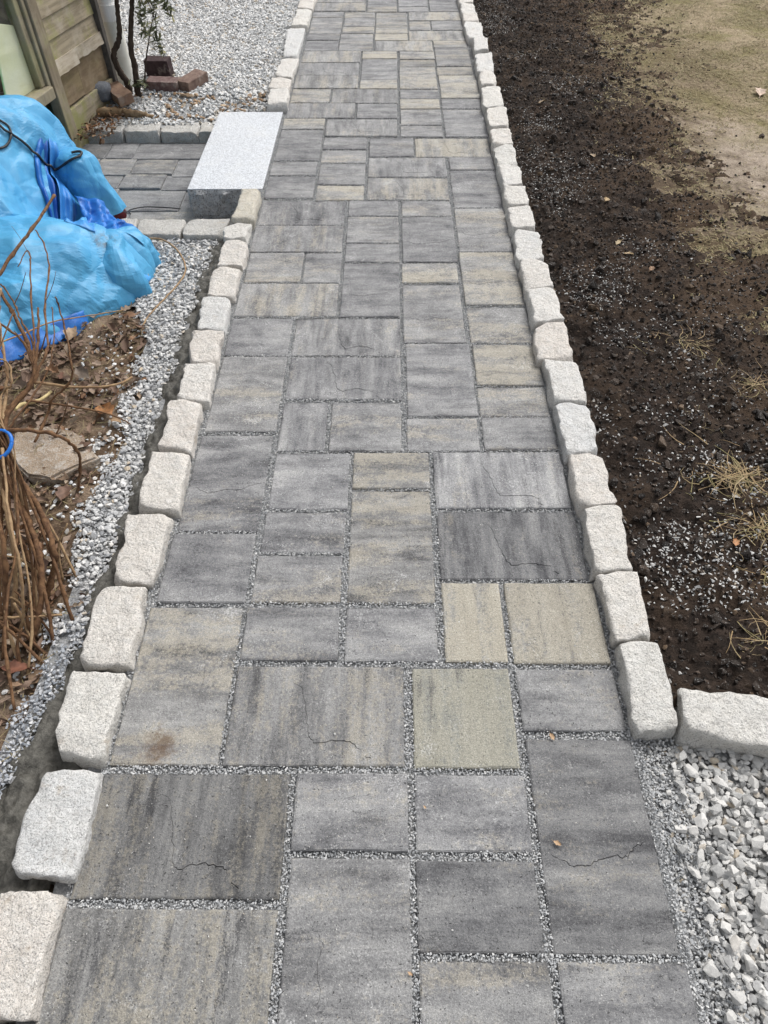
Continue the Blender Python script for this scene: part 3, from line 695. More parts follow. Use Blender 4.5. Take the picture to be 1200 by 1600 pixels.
# ------------------------------------------------------------------ granite edging blocks
def block_mesh(quad, ztop, depth, seed, amp=.0062, rad=.0066, nx=12, ny=20, nz=9, origin=None):
    """rough split block whose top face follows quad (far-left, far-right, near-right, near-left)"""
    TL,TR,BR,BL = [np.array(q,float) for q in quad]
    hx = (np.linalg.norm(TR-TL)+np.linalg.norm(BR-BL))/4; hy = (np.linalg.norm(TL-BL)+np.linalg.norm(TR-BR))/4; hz = depth/2
    V, F, key = [], [], {}
    def vert(i,j,k):
        if (i,j,k) in key: return key[(i,j,k)]
        key[(i,j,k)] = len(V); V.append((2*i/nx-1,2*j/ny-1,2*k/nz-1)); return key[(i,j,k)]
    for i in range(nx):
        for j in range(ny):
            F.append([vert(i,j,nz),vert(i+1,j,nz),vert(i+1,j+1,nz),vert(i,j+1,nz)]); F.append([vert(i,j,0),vert(i,j+1,0),vert(i+1,j+1,0),vert(i+1,j,0)])
    for i in range(nx):
        for k in range(nz):
            F.append([vert(i,0,k),vert(i+1,0,k),vert(i+1,0,k+1),vert(i,0,k+1)]); F.append([vert(i,ny,k),vert(i,ny,k+1),vert(i+1,ny,k+1),vert(i+1,ny,k)])
    for j in range(ny):
        for k in range(nz):
            F.append([vert(0,j,k),vert(0,j,k+1),vert(0,j+1,k+1),vert(0,j+1,k)]); F.append([vert(nx,j,k),vert(nx,j+1,k),vert(nx,j+1,k+1),vert(nx,j,k+1)])
    V = np.array(V); V = np.sign(V)*(1-(1-np.abs(V))**1.45) # crowd vertices to the edges
    S = np.array([hx,hy,hz]); P = V*S
    rg = np.random.default_rng(seed)
    rr = rad*(1+.7*vnoise(P*14+seed*3.7,seed)[:,None]); rr = np.clip(rr,.0025,min(hx,hy,hz)*.75)
    inner = np.clip(P,-(S-rr),S-rr); d = P-inner; ln = np.linalg.norm(d,axis=1)[:,None]
    P = np.where(ln>1e-9, inner+d/np.maximum(ln,1e-9)*np.minimum(ln,rr), P)
    N = d/np.maximum(ln,1e-9)
    q = P+seed*1.37
    for c in range(3):
        w = np.array([1.,1.,.55])[c]
        P[:,c] += w*amp*(1.15*vnoise(q*15,seed+c*5)+.75*vnoise(q*38,seed+c*5+1)+.50*vnoise(q*85,seed+c*5+2))
    # knocked-off corners
    for _ in range(rg.integers(3,8)):
        cr = S*rg.choice([-1,1],3); cr[2] = S[2]; nrm = np.sign(cr)*rg.uniform(.15,1,3); nrm /= np.linalg.norm(nrm)
        lim = (cr*nrm).sum()-rg.uniform(.006,.022); ex = (P@nrm)-lim; P = P-np.maximum(ex,0)[:,None]*nrm*.9
    u = (P[:,0]/hx+1)/2; v = (P[:,1]/hy+1)/2
    X = ((BL*(1-u[:,None])+BR*u[:,None])*(1-v[:,None]) + (TL*(1-u[:,None])+TR*u[:,None])*v[:,None])
    c = (TL+TR+BR+BL)/4 if origin is None else np.array(origin[:2])
    W = np.concatenate([X-c, (P[:,2:3]-hz)],1)
    return npmesh('granite_block',W,np.array(F),True), (c[0],c[1],ztop)
def edging(name, label, quads, ztop, depth, mat, seed0, zj=.006, parent_loc=None):
    t = empty(name,(np.mean([q[0][0] for q in quads]),np.mean([q[0][1] for q in quads]),-.06)); put(t,label,'stone edging')
    for i,q in enumerate(quads):
        me, c = block_mesh(q,ztop,depth,seed0+i)
        me.materials.append(mat)
        o = bpy.data.objects.new('granite_block',me); COL.objects.link(o); o.parent = t
        o.location = Vector((c[0],c[1],c[2]+random.uniform(-zj,zj)))-t.location
        o.rotation_euler = (random.uniform(-.02,.02),random.uniform(-.02,.02),0)
    return t
# extend the rows past the bottom and top of the view
LEFT_NEAR.insert(0,((-.777,.105),(-.652,.105),(-.65,-.11),(-.775,-.11)))
for j in range(5):
    y0 = 6.92+j*.27; LEFT_FAR.append(((-.735,y0+.25),(-.612,y0+.25),(-.612,y0),(-.737,y0)))
    y0 = 6.55+j*.3; RIGHT.append(((.580,y0+.29),(.697,y0+.29),(.696,y0),(.578,y0)))
edging('granite_edging','pale granite block edging along the left of the path below the grey step',LEFT_NEAR,.034,.14,MT['granite'],100)
edging('granite_edging','granite block edging along the left of the path beyond the grey step',LEFT_FAR,.036,.14,MT['granite'],140)
edging('granite_edging','long row of pale granite blocks between the path and the dark soil',RIGHT,.045,.14,MT['granite'],200)
def span(xs, yb, yf): return [((a,yb+random.uniform(-.008,.008)),(b-.008,yb+random.uniform(-.008,.008)),(b-.008,yf),(a,yf)) for a,b in zip(xs,xs[1:])]
edging('granite_edging','grey granite blocks at the back of the side path below the gravel',span([-1.877,-1.636,-1.412,-1.172,-.93,-.76],4.70,4.543),-.085,.14,MT['granite_grey'],300,.004)
edging('granite_edging','low granite block edging at the front of the side path by the tarp',span([-1.67,-1.455,-1.20,-.975,-.765],3.257,3.105),.0,.12,MT['granite_grey'],330,.004)
def lone_block(quad, z, depth, label, mat, seed, **k):
    me, c = block_mesh(quad,z,depth,seed,**k); o = link('granite_block',me,mat,None,c); put(o,label,'stone block'); return o
lone_block(((.707,.782),(1.02,.735),(.985,.612),(.690,.668)),.05,.13,'long pale granite block turning right at the bottom corner of the soil bed',MT['granite'],401,nx=24,ny=10)
lone_block(((-.730,3.462),(-.640,3.465),(-.632,3.148),(-.736,3.152)),.055,.15,'yellowish granite block at the near right corner of the grey step',MT['granite_tan'],402,rad=.012)

# granite step slab
t = empty('granite_step',(-.8395,4.078,-.1405)); put(t,'large rectangular pale grey granite step slab beside the path','step')
sx, sy, sz = .386, 1.064, .143
me = box_mesh('slab_top',sx,sy-.02,sz,.0035,2); o = link('slab_top',me,MT['slab'],t,(0,.01,sz/2))
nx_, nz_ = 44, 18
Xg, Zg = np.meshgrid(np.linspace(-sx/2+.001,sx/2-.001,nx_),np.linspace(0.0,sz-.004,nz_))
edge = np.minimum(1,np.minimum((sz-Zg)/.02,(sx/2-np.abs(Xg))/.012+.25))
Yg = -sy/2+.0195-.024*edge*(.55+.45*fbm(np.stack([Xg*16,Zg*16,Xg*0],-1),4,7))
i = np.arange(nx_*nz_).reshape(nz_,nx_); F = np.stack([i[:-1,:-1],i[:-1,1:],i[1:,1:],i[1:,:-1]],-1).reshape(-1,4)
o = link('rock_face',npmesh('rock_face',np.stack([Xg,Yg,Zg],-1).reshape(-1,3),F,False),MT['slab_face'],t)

# ------------------------------------------------------------------ left side: mortar, gravel strip, leaf bed
def leaf_edge(Y): # x of the line between leaf mould and gravel strip
    return np.interp(Y,[.3,.6,.75,.95,1.15,1.4,1.66,1.85,2.0,2.3,2.55,2.9],[-1.02,-.97,-.94,-.93,-.925,-.955,-.935,-.915,-.95,-.99,-1.10,-1.4])
def h_left(X, Y):
    g = np.clip((leaf_edge(Y)-X)/.10,-1,1)
    return -.045+.018*g+.010*fbm(xy(X*7,Y*7),4,21)+.006*vnoise(xy(X*40,Y*40),22)
def mortar_edge(Y): return np.interp(Y,[-.2,.3,.45,.6,.75,.85,1.0,1.5,2.0,2.6,3.0],[-.93,-.925,-.915,-.895,-.875,-.855,-.848,-.838,-.835,-.842,-.835])
me = grid('earth_bed',-3.2,-.70,-.4,3.03,.02,h_left)
o = link('earth_bed',me,MT['earth']); put(o,'brown earth bed of leaf mould left of the gravel strip','soil bed',kind='structure')
me = grid('gravel_bed',-1.6,-.72,-.3,3.12,.03,lambda X,Y: -.036+.004*vnoise(xy(X*30,Y*30),4),True,lambda x,y: (x>leaf_edge(y)+.01)&(x<mortar_edge(y)+.03))
MT['fines'] = m_ground('gravel_fines',(.26,.265,.275),(.46,.465,.47),(.36,.36,.355),150,.004,420)
strip = link('gravel_bed',me,MT['fines']); put(strip,'narrow grey gravel strip between leaf bed and left granite edging','gravel bed',kind='structure')
def h_mortar(X, Y):
    t = np.clip((X-mortar_edge(Y))/(-.745-mortar_edge(Y)),-.4,1.0)
    n = fbm(xy(X*20,Y*9),4,31)
    rdg = np.abs(vnoise(xy(X*26+2*vnoise(xy(X*9,Y*9),35),Y*11),34))
    return -.030+.036*np.clip(t,0,1)**.7*(.55+.6*n)-.016*(1-rdg)**3+.008*fbm(xy(X*55,Y*38),3,33)-.05*np.clip(-t,0,1)
me = grid('mortar_haunch',-1.0,-.72,-.2,3.1,.008,h_mortar,True,lambda x,y: x>mortar_edge(y)-.012)
o = link('mortar_haunch',me,MT['mortar']); put(o,'wet grey mortar haunch troweled along the outside of the left edging','mortar',kind='structure')
ROCK = [rock_template(14,s,(1,.74,.50)) for s in range(40,54)]
ROCKF = [rock_template(13,s,(1,.76,.6),True) for s in range(60,72)]
def zone(x0,x1,y0,y1,step,keep):
    X,Y = jitter_grid(x0,x1,y0,y1,step); k = keep(X,Y); return X[k],Y[k]
parts = []
edge_n = lambda X,Y: .065*vnoise(xy(X*7,Y*7),41)+.05*vnoise(xy(X*22,Y*22),42)+RNG.normal(0,.012,np.shape(X))
in_strip = lambda X,Y: (X>leaf_edge(Y)+edge_n(X,Y)+.01)&(X<mortar_edge(Y)+.022+.022*vnoise(xy(X*16,Y*16),43))
# coarse stones
X,Y = zone(-1.5,-.78,.98,3.11,.0125,lambda X,Y: in_strip(X,Y)); X2,Y2 = zone(-1.5,-.78,.98,3.11,.022,in_strip)
sz_ = np.where(Y<1.9,RNG.uniform(.006,.0125,X.size),RNG.uniform(.0055,.012,X.size))
pos = xy(X,Y,-.036+RNG.uniform(0,.012,X.size)); pos2 = xy(X2,Y2,-.029+RNG.uniform(0,.010,X2.size)); s2 = RNG.uniform(.007,.0135,X2.size)
me = scatter('coarse_gravel',ROCK,np.concatenate([pos,pos2]),np.concatenate([sz_,s2]),.9)
o = link('coarse_gravel',me,m_rocks('strip_stone',[(0,(.30,.31,.325)),(.3,(.45,.455,.46)),(.65,(.57,.57,.565)),(.92,(.66,.655,.64)),(.985,(.46,.39,.30))],dirt=.10),strip); o['kind']='stuff'
X,Y = zone(-1.3,-.80,-.1,1.12,.0075,lambda X,Y: in_strip(X,Y)&(RNG.random(X.size)<np.clip((1.15-Y)/.2,0,1)))
me = scatter('fine_gravel',CHIPS,xy(X,Y,-.032+RNG.uniform(0,.010,X.size)),RNG.uniform(.004,.0085,X.size),.9)
o = link('fine_gravel',me,m_rocks('slate_gravel',[(0,(.22,.24,.27)),(.4,(.33,.35,.38)),(.8,(.45,.46,.48)),(1,(.6,.6,.6))]),strip); o['kind']='stuff'
X,Y = zone(-1.5,-.78,.9,3.11,.0085,in_strip)
me = scatter('gravel_fines',CHIPS,xy(X,Y,-.030+RNG.uniform(0,.006,X.size)),RNG.uniform(.003,.006,X.size),.9)
o = link('gravel_fines',me,MT['grit'],strip); o['kind']='stuff'
X,Y = zone(-1.35,-.8,.5,2.8,.022,lambda X,Y: (X>leaf_edge(Y)-.20)&(X<leaf_edge(Y)+.02)&(RNG.random(X.size)<.20+.35*(vnoise(xy(X*7,Y*7),45)>.1)))
me = scatter('stray_stones',ROCK,xy(X,Y,h_left(X,Y)+.006),RNG.uniform(.005,.012,X.size),.9)
o = link('stray_stones',me,MT['gravel_far'],strip); o['kind']='stuff'

# ------------------------------------------------------------------ far gravel yard
def h_yard(X,Y): return np.interp(Y,[4.55,4.72,4.98,5.3],[-.10,-.085,-.04,-.022])+.010*fbm(xy(X*2.5,Y*2.5),3,51)
me = grid('gravel_yard',-6,-.70,4.62,12,.05,h_yard)
yard = link('gravel_yard',me,MT['gravel_bed']); put(yard,'pale crushed stone yard left of the path beyond the step','gravel yard',kind='structure')
def yard_keep(X,Y): return (X>-.43*Y-.15)&(X<-.735)
X,Y = zone(-3.7,-.73,4.66,7.9,.0155,lambda X,Y: yard_keep(X,Y)&(RNG.random(X.size)<np.where((Y<5.0)&(vnoise(xy(X*6,Y*6),8)<-.15),.35,1)))
me = scatter('crushed_stone',CHIPS+ROCK[:4],xy(X,Y,h_yard(X,Y)+RNG.uniform(.0,.012,X.size)),RNG.uniform(.008,.018,X.size)*np.where(Y<5.1,1.2,1.08),.9)
o = link('crushed_stone',me,MT['gravel_far'],yard); o['kind']='stuff'

# ------------------------------------------------------------------ bottom-right gravel
def h_br(X,Y): return -.035+.008*vnoise(xy(X*6,Y*6),61)
me = grid('gravel_bed',.585,2.4,-.6,.72,.03,h_br)
brg = link('gravel_bed',me,MT['gravel_bed']); put(brg,'bed of chunky pale gravel at the bottom right beside the path','gravel bed',kind='structure')
# bigger stones, each one its own piece
tm = [npmesh('stone',v,f,False) for v,f in [rock_template(15,s,(1,.70,.50)) for s in range(80,100)]]
for q in tm: q.materials.append(MT['pebble'])
pts = []
tries = 0
while len(pts)<285 and tries<60000:
    tries += 1; x, y_ = random.uniform(.625,1.12), random.uniform(-.05,.70)
    if x < .625+.03*math.sin(y_*23)+.012: continue
    if y_ > .655+.0*(x-.69)-.04*max(0,x-.69)-.01 : continue
    r = random.uniform(.0105,.0225)*(1.0 if random.random()<.85 else 1.25)
    if all((x-a)**2+(y_-b)**2 > (.72*(r+c))**2 for a,b,c in pts): pts.append((x,y_,r))
for i,(x,y_,r) in enumerate(pts):
    o = link('stone',tm[i%len(tm)],None,brg,(x,y_,-.016+random.uniform(-.004,.012)))
    o.scale = (r,r*random.uniform(.85,1.15),r*random.uniform(.8,1.1)); o.rotation_euler = (random.gauss(0,.35),random.gauss(0,.35),random.uniform(0,6.28))
X,Y = zone(.60,2.2,-.5,.70,.0105,lambda X,Y: (RNG.random(X.size)<.95)&(Y<.66-.04*np.clip(X-.69,0,1)))
sz_ = np.where(X<.66,RNG.uniform(.004,.009,X.size),np.where(X>1.1,RNG.uniform(.010,.022,X.size),RNG.uniform(.006,.0155,X.size)))
me = scatter('small_stones',ROCK,xy(X,Y,h_br(X,Y)+.004+RNG.uniform(0,.012,X.size)),sz_,.9)
o = link('small_stones',me,MT['pebbles'],brg); o['kind']='stuff'
X,Y = zone(.578,.70,-.2,.69,.0052,lambda X,Y: RNG.random(X.size)<np.clip((.71-X)/.06,0,1))
me = scatter('edge_grit',CHIPS,xy(X,Y,h_br(X,Y)+.010+RNG.uniform(0,.012,X.size)),RNG.uniform(.003,.0065,X.size),1)
o = link('edge_grit',me,MT['grit'],brg); o['kind']='stuff'

# ------------------------------------------------------------------ right side: lawn and loose dark soil
def soil_mask(X,Y):
    e = np.interp(Y,[.5,1.5,2.4,2.9,3.4,3.85,4.45,5.3,6.2,7.1,9],[1.95,1.75,1.72,1.66,1.60,1.54,1.50,1.54,1.72,1.85,2.0])
    n = fbm(xy(X*2.6,Y*2.6),5,71,.6)
    return (e-X)/.25 + 1.35*n - np.clip(2.2*vnoise(xy(X*4.2,Y*4.2),73)-1.25,0,1)*1.6*np.clip((X-.95)*3,0,1)*np.clip((Y-2.9)*3,0,1) - 1.6*np.exp(-(((X-1.75-.15*(Y-5.3))/.22)**2+((Y-5.0)/.55)**2))*0
def h_lawn(X,Y): return .004+.022*fbm(xy(X*1.3,Y*1.3),3,75)*np.clip((X-.9)*2,0,1)+.003*vnoise(xy(X*25,Y*25),76)-.035*np.clip((1.2-X)*4,0,1)
def h_soil(X,Y):
    m = np.clip(soil_mask(X,Y),-1.2,1.2)
    b = h_lawn(X,Y) +.035*np.clip((1.2-X)*4,0,1) + .0075*m + .003 + .012*fbm(xy(X*22,Y*22),3,87,.65)*np.clip(1.2-np.abs(m),0,1)
    b += np.clip(m+.3,0,1)*(.013*fbm(xy(X*9,Y*9),4,81,.6)+.009*np.abs(vnoise(xy(X*34,Y*34),82))+.006*vnoise(xy(X*75,Y*75),83))
    mound = .05*np.exp(-(((X-1.22)/.22)**2+((Y-4.55)/.35)**2))
    near = np.clip((.80-X)/.1,0,1)*.012
    return b+mound-near
m = Mat('dry_lawn',.95,.1); p = m.pos()
a = m.noise(p,2.6,5,.6); b = m.noise(p,30,6,.7); f = m.noise(p,170,4,.75)
c = m.mix(m.step(a,.42,.60),(.37,.30,.205),(.235,.205,.105)); c = m.mix(m.math('MULTIPLY',m.step(b,.45,.65),.55),c,(.16,.115,.07))
d = m.n('VectorMath',operation='DISTANCE'); m.l(p,d.inputs[0]); d.inputs[1].default_value=(2.05,3.75,0)
c = m.mix(m.math('MULTIPLY',m.step(m.math('ADD',d.outputs['Value'],m.math('MULTIPLY',m.math('SUBTRACT',a,.5),1.6)),.9,.2),.8),c,(.45,.375,.31))
e_ = m.n('VectorMath',operation='DISTANCE'); m.l(m.vmul(p,(1.,.55,0.)),e_.inputs[0]); e_.inputs[1].default_value=(2.05,2.95,0)
c = m.mix(m.math('MULTIPLY',m.step(m.math('ADD',e_.outputs['Value'],m.math('MULTIPLY',m.math('SUBTRACT',b,.5),1.8)),.42,.0),.75),c,(.085,.058,.036))
xs_ = m.n('SeparateXYZ'); m.l(p,xs_.inputs[0])
c = m.mix(m.math('MULTIPLY',m.step(m.math('ADD',xs_.outputs[0],m.math('MULTIPLY',m.math('SUBTRACT',m.noise(p,7,6,.7),.5),-2.2)),2.15,1.35),.85),c,(.075,.050,.032))
c = m.mix(.6,c,m.ramp(f,[(.3,(.22,.22,.22)),(.7,(.8,.8,.8))]),'OVERLAY'); m.color(c); k_ = m.bump(f,.008,1); m.bump(b,.012,.8,k_)
MT['lawn'] = m.m
me = grid('lawn',.72,14,.78,16,.06,h_lawn,True)
lawn = link('lawn',me,MT['lawn']); put(lawn,'dry tan lawn with sandy bare patch beyond the dark soil','lawn',kind='structure')
me = grid('soil',.66,3.0,.66,9.0,.014,h_soil,True,lambda x,y: (soil_mask(x,y)>-1.15)&(y>.74-.14*np.clip(x-.7,0,.4)))
soil = link('soil',me,MT['soil']); put(soil,'band of loose dark loam spread along the right of the path','soil',kind='structure')
X,Y = zone(.70,2.6,.78,8.0,.019,lambda X,Y: (soil_mask(X,Y)+RNG.normal(0,.75,X.size)>-.1)&(RNG.random(X.size)<.85))
s_ = RNG.uniform(.003,.010,X.size)*np.where(RNG.random(X.size)<.09,RNG.uniform(1.3,2.9,X.size),1)
me = scatter('soil_clods',[rock_template(12,s,(1,.9,.8)) for s in range(20,28)],xy(X,Y,np.maximum(h_soil(X,Y),h_lawn(X,Y))+s_*.2),s_)
o = link('soil_clods',me,MT['clod'],soil); o['kind']='stuff'
n = 17000; X = .70+RNG.gamma(1.5,.22,n); Y = .80+7.4*RNG.random(n)**1.25
k = (soil_mask(X,Y)>-.2)&(X<2.4)&(fbm(xy(X*3.4,Y*3.4),3,91)+.45*np.exp(-((Y-1.25)/.30)**2-((X-.95)/.2)**2)+RNG.normal(0,.22,n)>.26); X,Y = X[k],Y[k]
me = scatter('stone_chips',[rock_template(9,s,(1,.6,.4)) for s in range(30,38)],xy(X,Y,h_soil(X,Y)+.003),RNG.uniform(.0022,.0060,X.size)*np.where(RNG.random(X.size)<.10,1.7,1)*np.where(Y<1.9,1.25,1))
o = link('stone_chips',me,MT['pebbles'],soil); o['kind']='stuff'
# dry blades over the lawn
def blade_template(seed, bend=.5, w=.05):
    rg = np.random.default_rng(seed); P = []
    for t in np.linspace(0,1,4):
        c = np.array([t*math.cos(bend*t*2), .25*rg.normal()*t, t*math.sin(bend*(1-.6*t))*.55]); ww = w*(1-t*.9)
        P += [c+np.array([0,ww,0]), c-np.array([0,ww,0])]
    return np.array(P), np.array([[0,1,3,2],[2,3,5,4],[4,5,7,6]])
BL = [blade_template(s,.3+.12*s) for s in range(8)]
def flat_blade(seed):
    rg = np.random.default_rng(seed); P = []; a = rg.uniform(-.4,.4); k = rg.uniform(-2.2,2.2); q = np.zeros(3)
    for t in np.linspace(0,1,5):
        n_ = np.array([-math.sin(a),math.cos(a),0])*.017*(1-.8*t); P += [q+n_,q-n_]
        q = q+np.array([math.cos(a),math.sin(a),.10*math.sin(t*5+seed)])*.25; a += k*.25+rg.normal()*.15
    return np.array(P), np.array([[0,1,3,2],[2,3,5,4],[4,5,7,6],[6,7,9,8]])
BT = [flat_blade(s+30) for s in range(14)]
def flat_rots(n): 
    a = RNG.uniform(0,2*np.pi,n); ca,sa = np.cos(a),np.sin(a); R = np.zeros((n,3,3)); R[:,0,0]=ca;R[:,0,1]=-sa;R[:,1,0]=sa;R[:,1,1]=ca;R[:,2,2]=1; return R
n = 170000; X = RNG.uniform(.95,4.6,n); Y = RNG.uniform(2.2,9.5,n)
sand = np.exp(-(((X-2.0)/.5)**2+((Y-3.8)/.7)**2))
k = (soil_mask(X,Y)+RNG.normal(0,.45,n)<.15)&(X<.46*Y+.75)&(RNG.random(n)>sand*.93)&(vnoise(xy(X*5,Y*5),95)+RNG.normal(0,.5,n)>-.25); X,Y = X[k],Y[k]
me = scatter('dry_grass',BL,xy(X,Y,np.maximum(h_lawn(X,Y),h_soil(X,Y))),RNG.uniform(.022,.062,X.size),rots=flat_rots(X.size))
MT['straw'] = m_leafy('straw',[(0,(.40,.31,.17)),(.35,(.33,.28,.14)),(.6,(.22,.21,.085)),(.8,(.45,.36,.21)),(1,(.27,.19,.10))])
o = link('dry_grass',me,MT['straw'],lawn); o['kind']='stuff'
n = 9000; X = RNG.uniform(.8,2.0,n); Y = RNG.uniform(.85,6,n)
k = fbm(xy(X*3,Y*3),3,97)+1.2*(X-1.2)+RNG.normal(0,.25,n)>.42; X,Y = X[k],Y[k]
me = scatter('loose_straw',BT,xy(X,Y,h_soil(X,Y)+.002),RNG.uniform(.012,.04,X.size),rots=flat_rots(X.size))
o = link('loose_straw',me,MT['straw'],soil); o['kind']='stuff'

TUFT_LABELS = ['pale straw tuft pulled out on the dark soil, largest of the tufts','greenish dry grass tuft at the right edge of the soil, between two straw tufts',
 'flattened straw tuft with a green blade at the right edge','small straw wisp lying far up on the dark soil','lowest dry grass tuft near the long granite block','thin straw wisp beside the right edge of the soil, above the largest tuft']
MT['tuft'] = m_leafy('tuft_straw',[(0,(.40,.28,.14)),(.4,(.33,.23,.12)),(.7,(.22,.20,.075)),(1,(.45,.34,.20))])
for i,(x,y_) in enumerate(TUFTPOS):
    nb = (170,90,80,50,50,45)[i]; ang = RNG.uniform(0,2*np.pi,nb); rad = RNG.gamma(1.6,.030,nb)
    P = xy(rad*np.cos(ang)*1.3,rad*np.sin(ang),np.full(nb,.002)+RNG.uniform(0,.016,nb)*np.exp(-rad/.04))
    me = scatter('dry_grass_tuft',BT,P,RNG.uniform(.035,.11,nb)*(1.15 if i==0 else .85),rots=flat_rots(nb))
    o = link('dry_grass_tuft',me,MT['tuft'],None,(x,y_,float(h_soil(np.array(x),np.array(y_))))); put(o,TUFT_LABELS[i],'grass tuft','straw tufts on the soil')

# ------------------------------------------------------------------ leaves
def leaf_mesh(seed, L=1.0, W=.5, lobes=0.0, curl=.5):
    rg = np.random.default_rng(seed); nu, nv = 8, 5; V = []
    ph = rg.uniform(0,6)
    for i in range(nu+1):
        t = i/nu; w = W*.5*(math.sin(math.pi*min(1,t*1.02))**.8)*(1+lobes*math.sin(t*15+ph)) + .012
        for j in range(nv):
            s = (j/(nv-1)-.5)*2
            V.append(((t-.5)*L, s*w, curl*(.30*w*s*s*4*.5 + .18*(t-.5)**2*math.copysign(1,rg.uniform(-.3,1)) + .05*math.sin(t*5+s*2+ph))))
    F = [(i*nv+j,i*nv+j+1,(i+1)*nv+j+1,(i+1)*nv+j) for i in range(nu) for j in range(nv-1)]
    return np.array(V), np.array(F)
LT = [leaf_mesh(s,1,.22+.06*(s%7),(.0,.35,.6,.15)[s%4],.3+.3*(s%5)) for s in range(20)]
MT['litter'] = m_leafy('leaf_litter',[(0,(.08,.05,.037)),(.22,(.17,.11,.08)),(.45,(.26,.185,.14)),(.65,(.35,.27,.21)),(.78,(.25,.125,.06)),(.9,(.46,.38,.29)),(1,(.16,.075,.05))])
X,Y = zone(-2.6,-.84,.3,2.75,.019,lambda X,Y: (X<leaf_edge(Y)+edge_n(X,Y)-.01)&(X>-.62*Y-.75)&(RNG.random(X.size)<.30+.5*(vnoise(xy(X*5,Y*5),46)>-.2)))
me = scatter('leaf_litter',LT,xy(X,Y,h_left(X,Y)+RNG.uniform(.004,.022,X.size)),np.clip(RNG.gamma(3.0,.0105,X.size),.010,.075),.75,True)
o = link('leaf_litter',me,MT['litter']); put(o,'brown dead leaf litter covering the bed under the bare shrub','leaf litter',kind='stuff')
X,Y = zone(-2.4,-.86,.4,2.7,.024,lambda X,Y: (X<leaf_edge(Y)+edge_n(X,Y)+.02)&(X>-.62*Y-.75)&(RNG.random(X.size)<.5))
me = scatter('litter_straw',BT,xy(X,Y,h_left(X,Y)+RNG.uniform(.008,.025,X.size)),RNG.uniform(.02,.085,X.size),rots=flat_rots(X.size))
o = link('litter_straw',me,MT['straw']); put(o,'thin dry straw bits strewn over the brown leaf litter','straw',kind='stuff')
LL = ['curled orange brown leaf at the edge of the gravel strip, largest dry leaf','tan curled leaf lying just below the blue tarp','brown leaf lying close beside the flat stone',
 'dark folded leaf among the lowest shrub stems','brown leaf under the arching stem tip','small tan leaf right under the large orange leaf','leaf lying behind the shrub crown near the sticks',
 'dull leaf just below the flat stone','rust leaf at the lower left edge by the fine gravel','small brown leaf on the fine blue gravel','grey brown leaf between the tarp and the long bent stick','leaf tucked below the flat stone beside the stems']
LC = [(.30,.14,.055),(.36,.26,.17),(.14,.085,.06),(.10,.06,.045),(.17,.10,.07),(.33,.22,.13),(.20,.13,.09),(.22,.15,.10),(.19,.08,.05),(.25,.17,.11),(.19,.15,.12),(.16,.10,.075)]
def leaf_thing(x,y_,z,size,rz,label,col,seed,tilt=(.1,.1),W=.5,group='single dry leaves'):
    V,F = leaf_mesh(seed,1,W,.25,.7); V = V*size
    m_ = Mat('dry_leaf',.65,.3); nn = m_.noise(m_.coord(),60,4,.6); m_.color(m_.mix(m_.step(nn,.35,.7),tuple(col),tuple(c*.55 for c in col))); m_.bump(nn,.002,.6)
    t = link('dry_leaf',npmesh('dry_leaf',V,F,True),m_.m,None,(x,y_,z)); t.rotation_euler = (*tilt,rz); put(t,label,'leaf',group)
    sm = [(-.5*size,0,V[2,2]),(-.62*size,.02*size,V[2,2]+.01*size),(-.78*size,.07*size,V[2,2])]
    tube('leaf_stalk',sm,.0011*size/.06,.0008*size/.06,m_.m,t,seg=5,sub=2)
    return t
for i,(x,y_) in enumerate(LEAFPOS):
    leaf_thing(x,y_,float(h_left(np.array(x),np.array(y_)))+.026,(.105,.085,.07,.08,.075,.055,.075,.07,.07,.05,.075,.07)[i],random.uniform(0,6.28),LL[i],LC[i],200+i,(random.uniform(-.4,.4),random.uniform(-.3,.3)),.55)
RL = ['pale pinkish leaf lying on the lawn at the right edge of the view','small pale leaf at the top of the dark soil','tan leaf scrap on the soil beside the dark mound','tan leaf scrap on the soil, level with the side of the step',
 'yellowish leaf on the middle of the dark soil','pale tan leaf on soil, upper of two close together','tan leaf on soil, lower of two close together','orange scrap on the soil by the grass tufts','rounded brown leaf on the soil right of the close pair']
RC = [(.60,.46,.36),(.38,.31,.23),(.33,.24,.15),(.36,.27,.18),(.42,.30,.16),(.46,.36,.22),(.44,.33,.2),(.5,.25,.12),(.28,.17,.10)]
for i,(x,y_) in enumerate(RLEAF):
    leaf_thing(x,y_,float(max(h_soil(np.array(x),np.array(y_)),h_lawn(np.array(x),np.array(y_))))+.012,(.11,.06,.05,.05,.045,.04,.045,.03,.035)[i],random.uniform(0,6.28),RL[i],RC[i],300+i,(random.uniform(-.3,.3),random.uniform(-.2,.2)),.6)
PLB = ['tiny orange leaf scrap on the long dark paver at the right','tiny orange leaf scrap in the joint above the long dark paver','orange fleck on the small grey paver in the middle','orange fleck in the joint between the two bottom pavers']
for i,(x,y_) in enumerate(PLEAF):
    leaf_thing(x,y_,.004,(.018,.019,.009,.011)[i],random.uniform(0,6.28),PLB[i],(.50,.34,.21),400+i,(.05,.05),.5,'orange leaf scraps on the pavers')

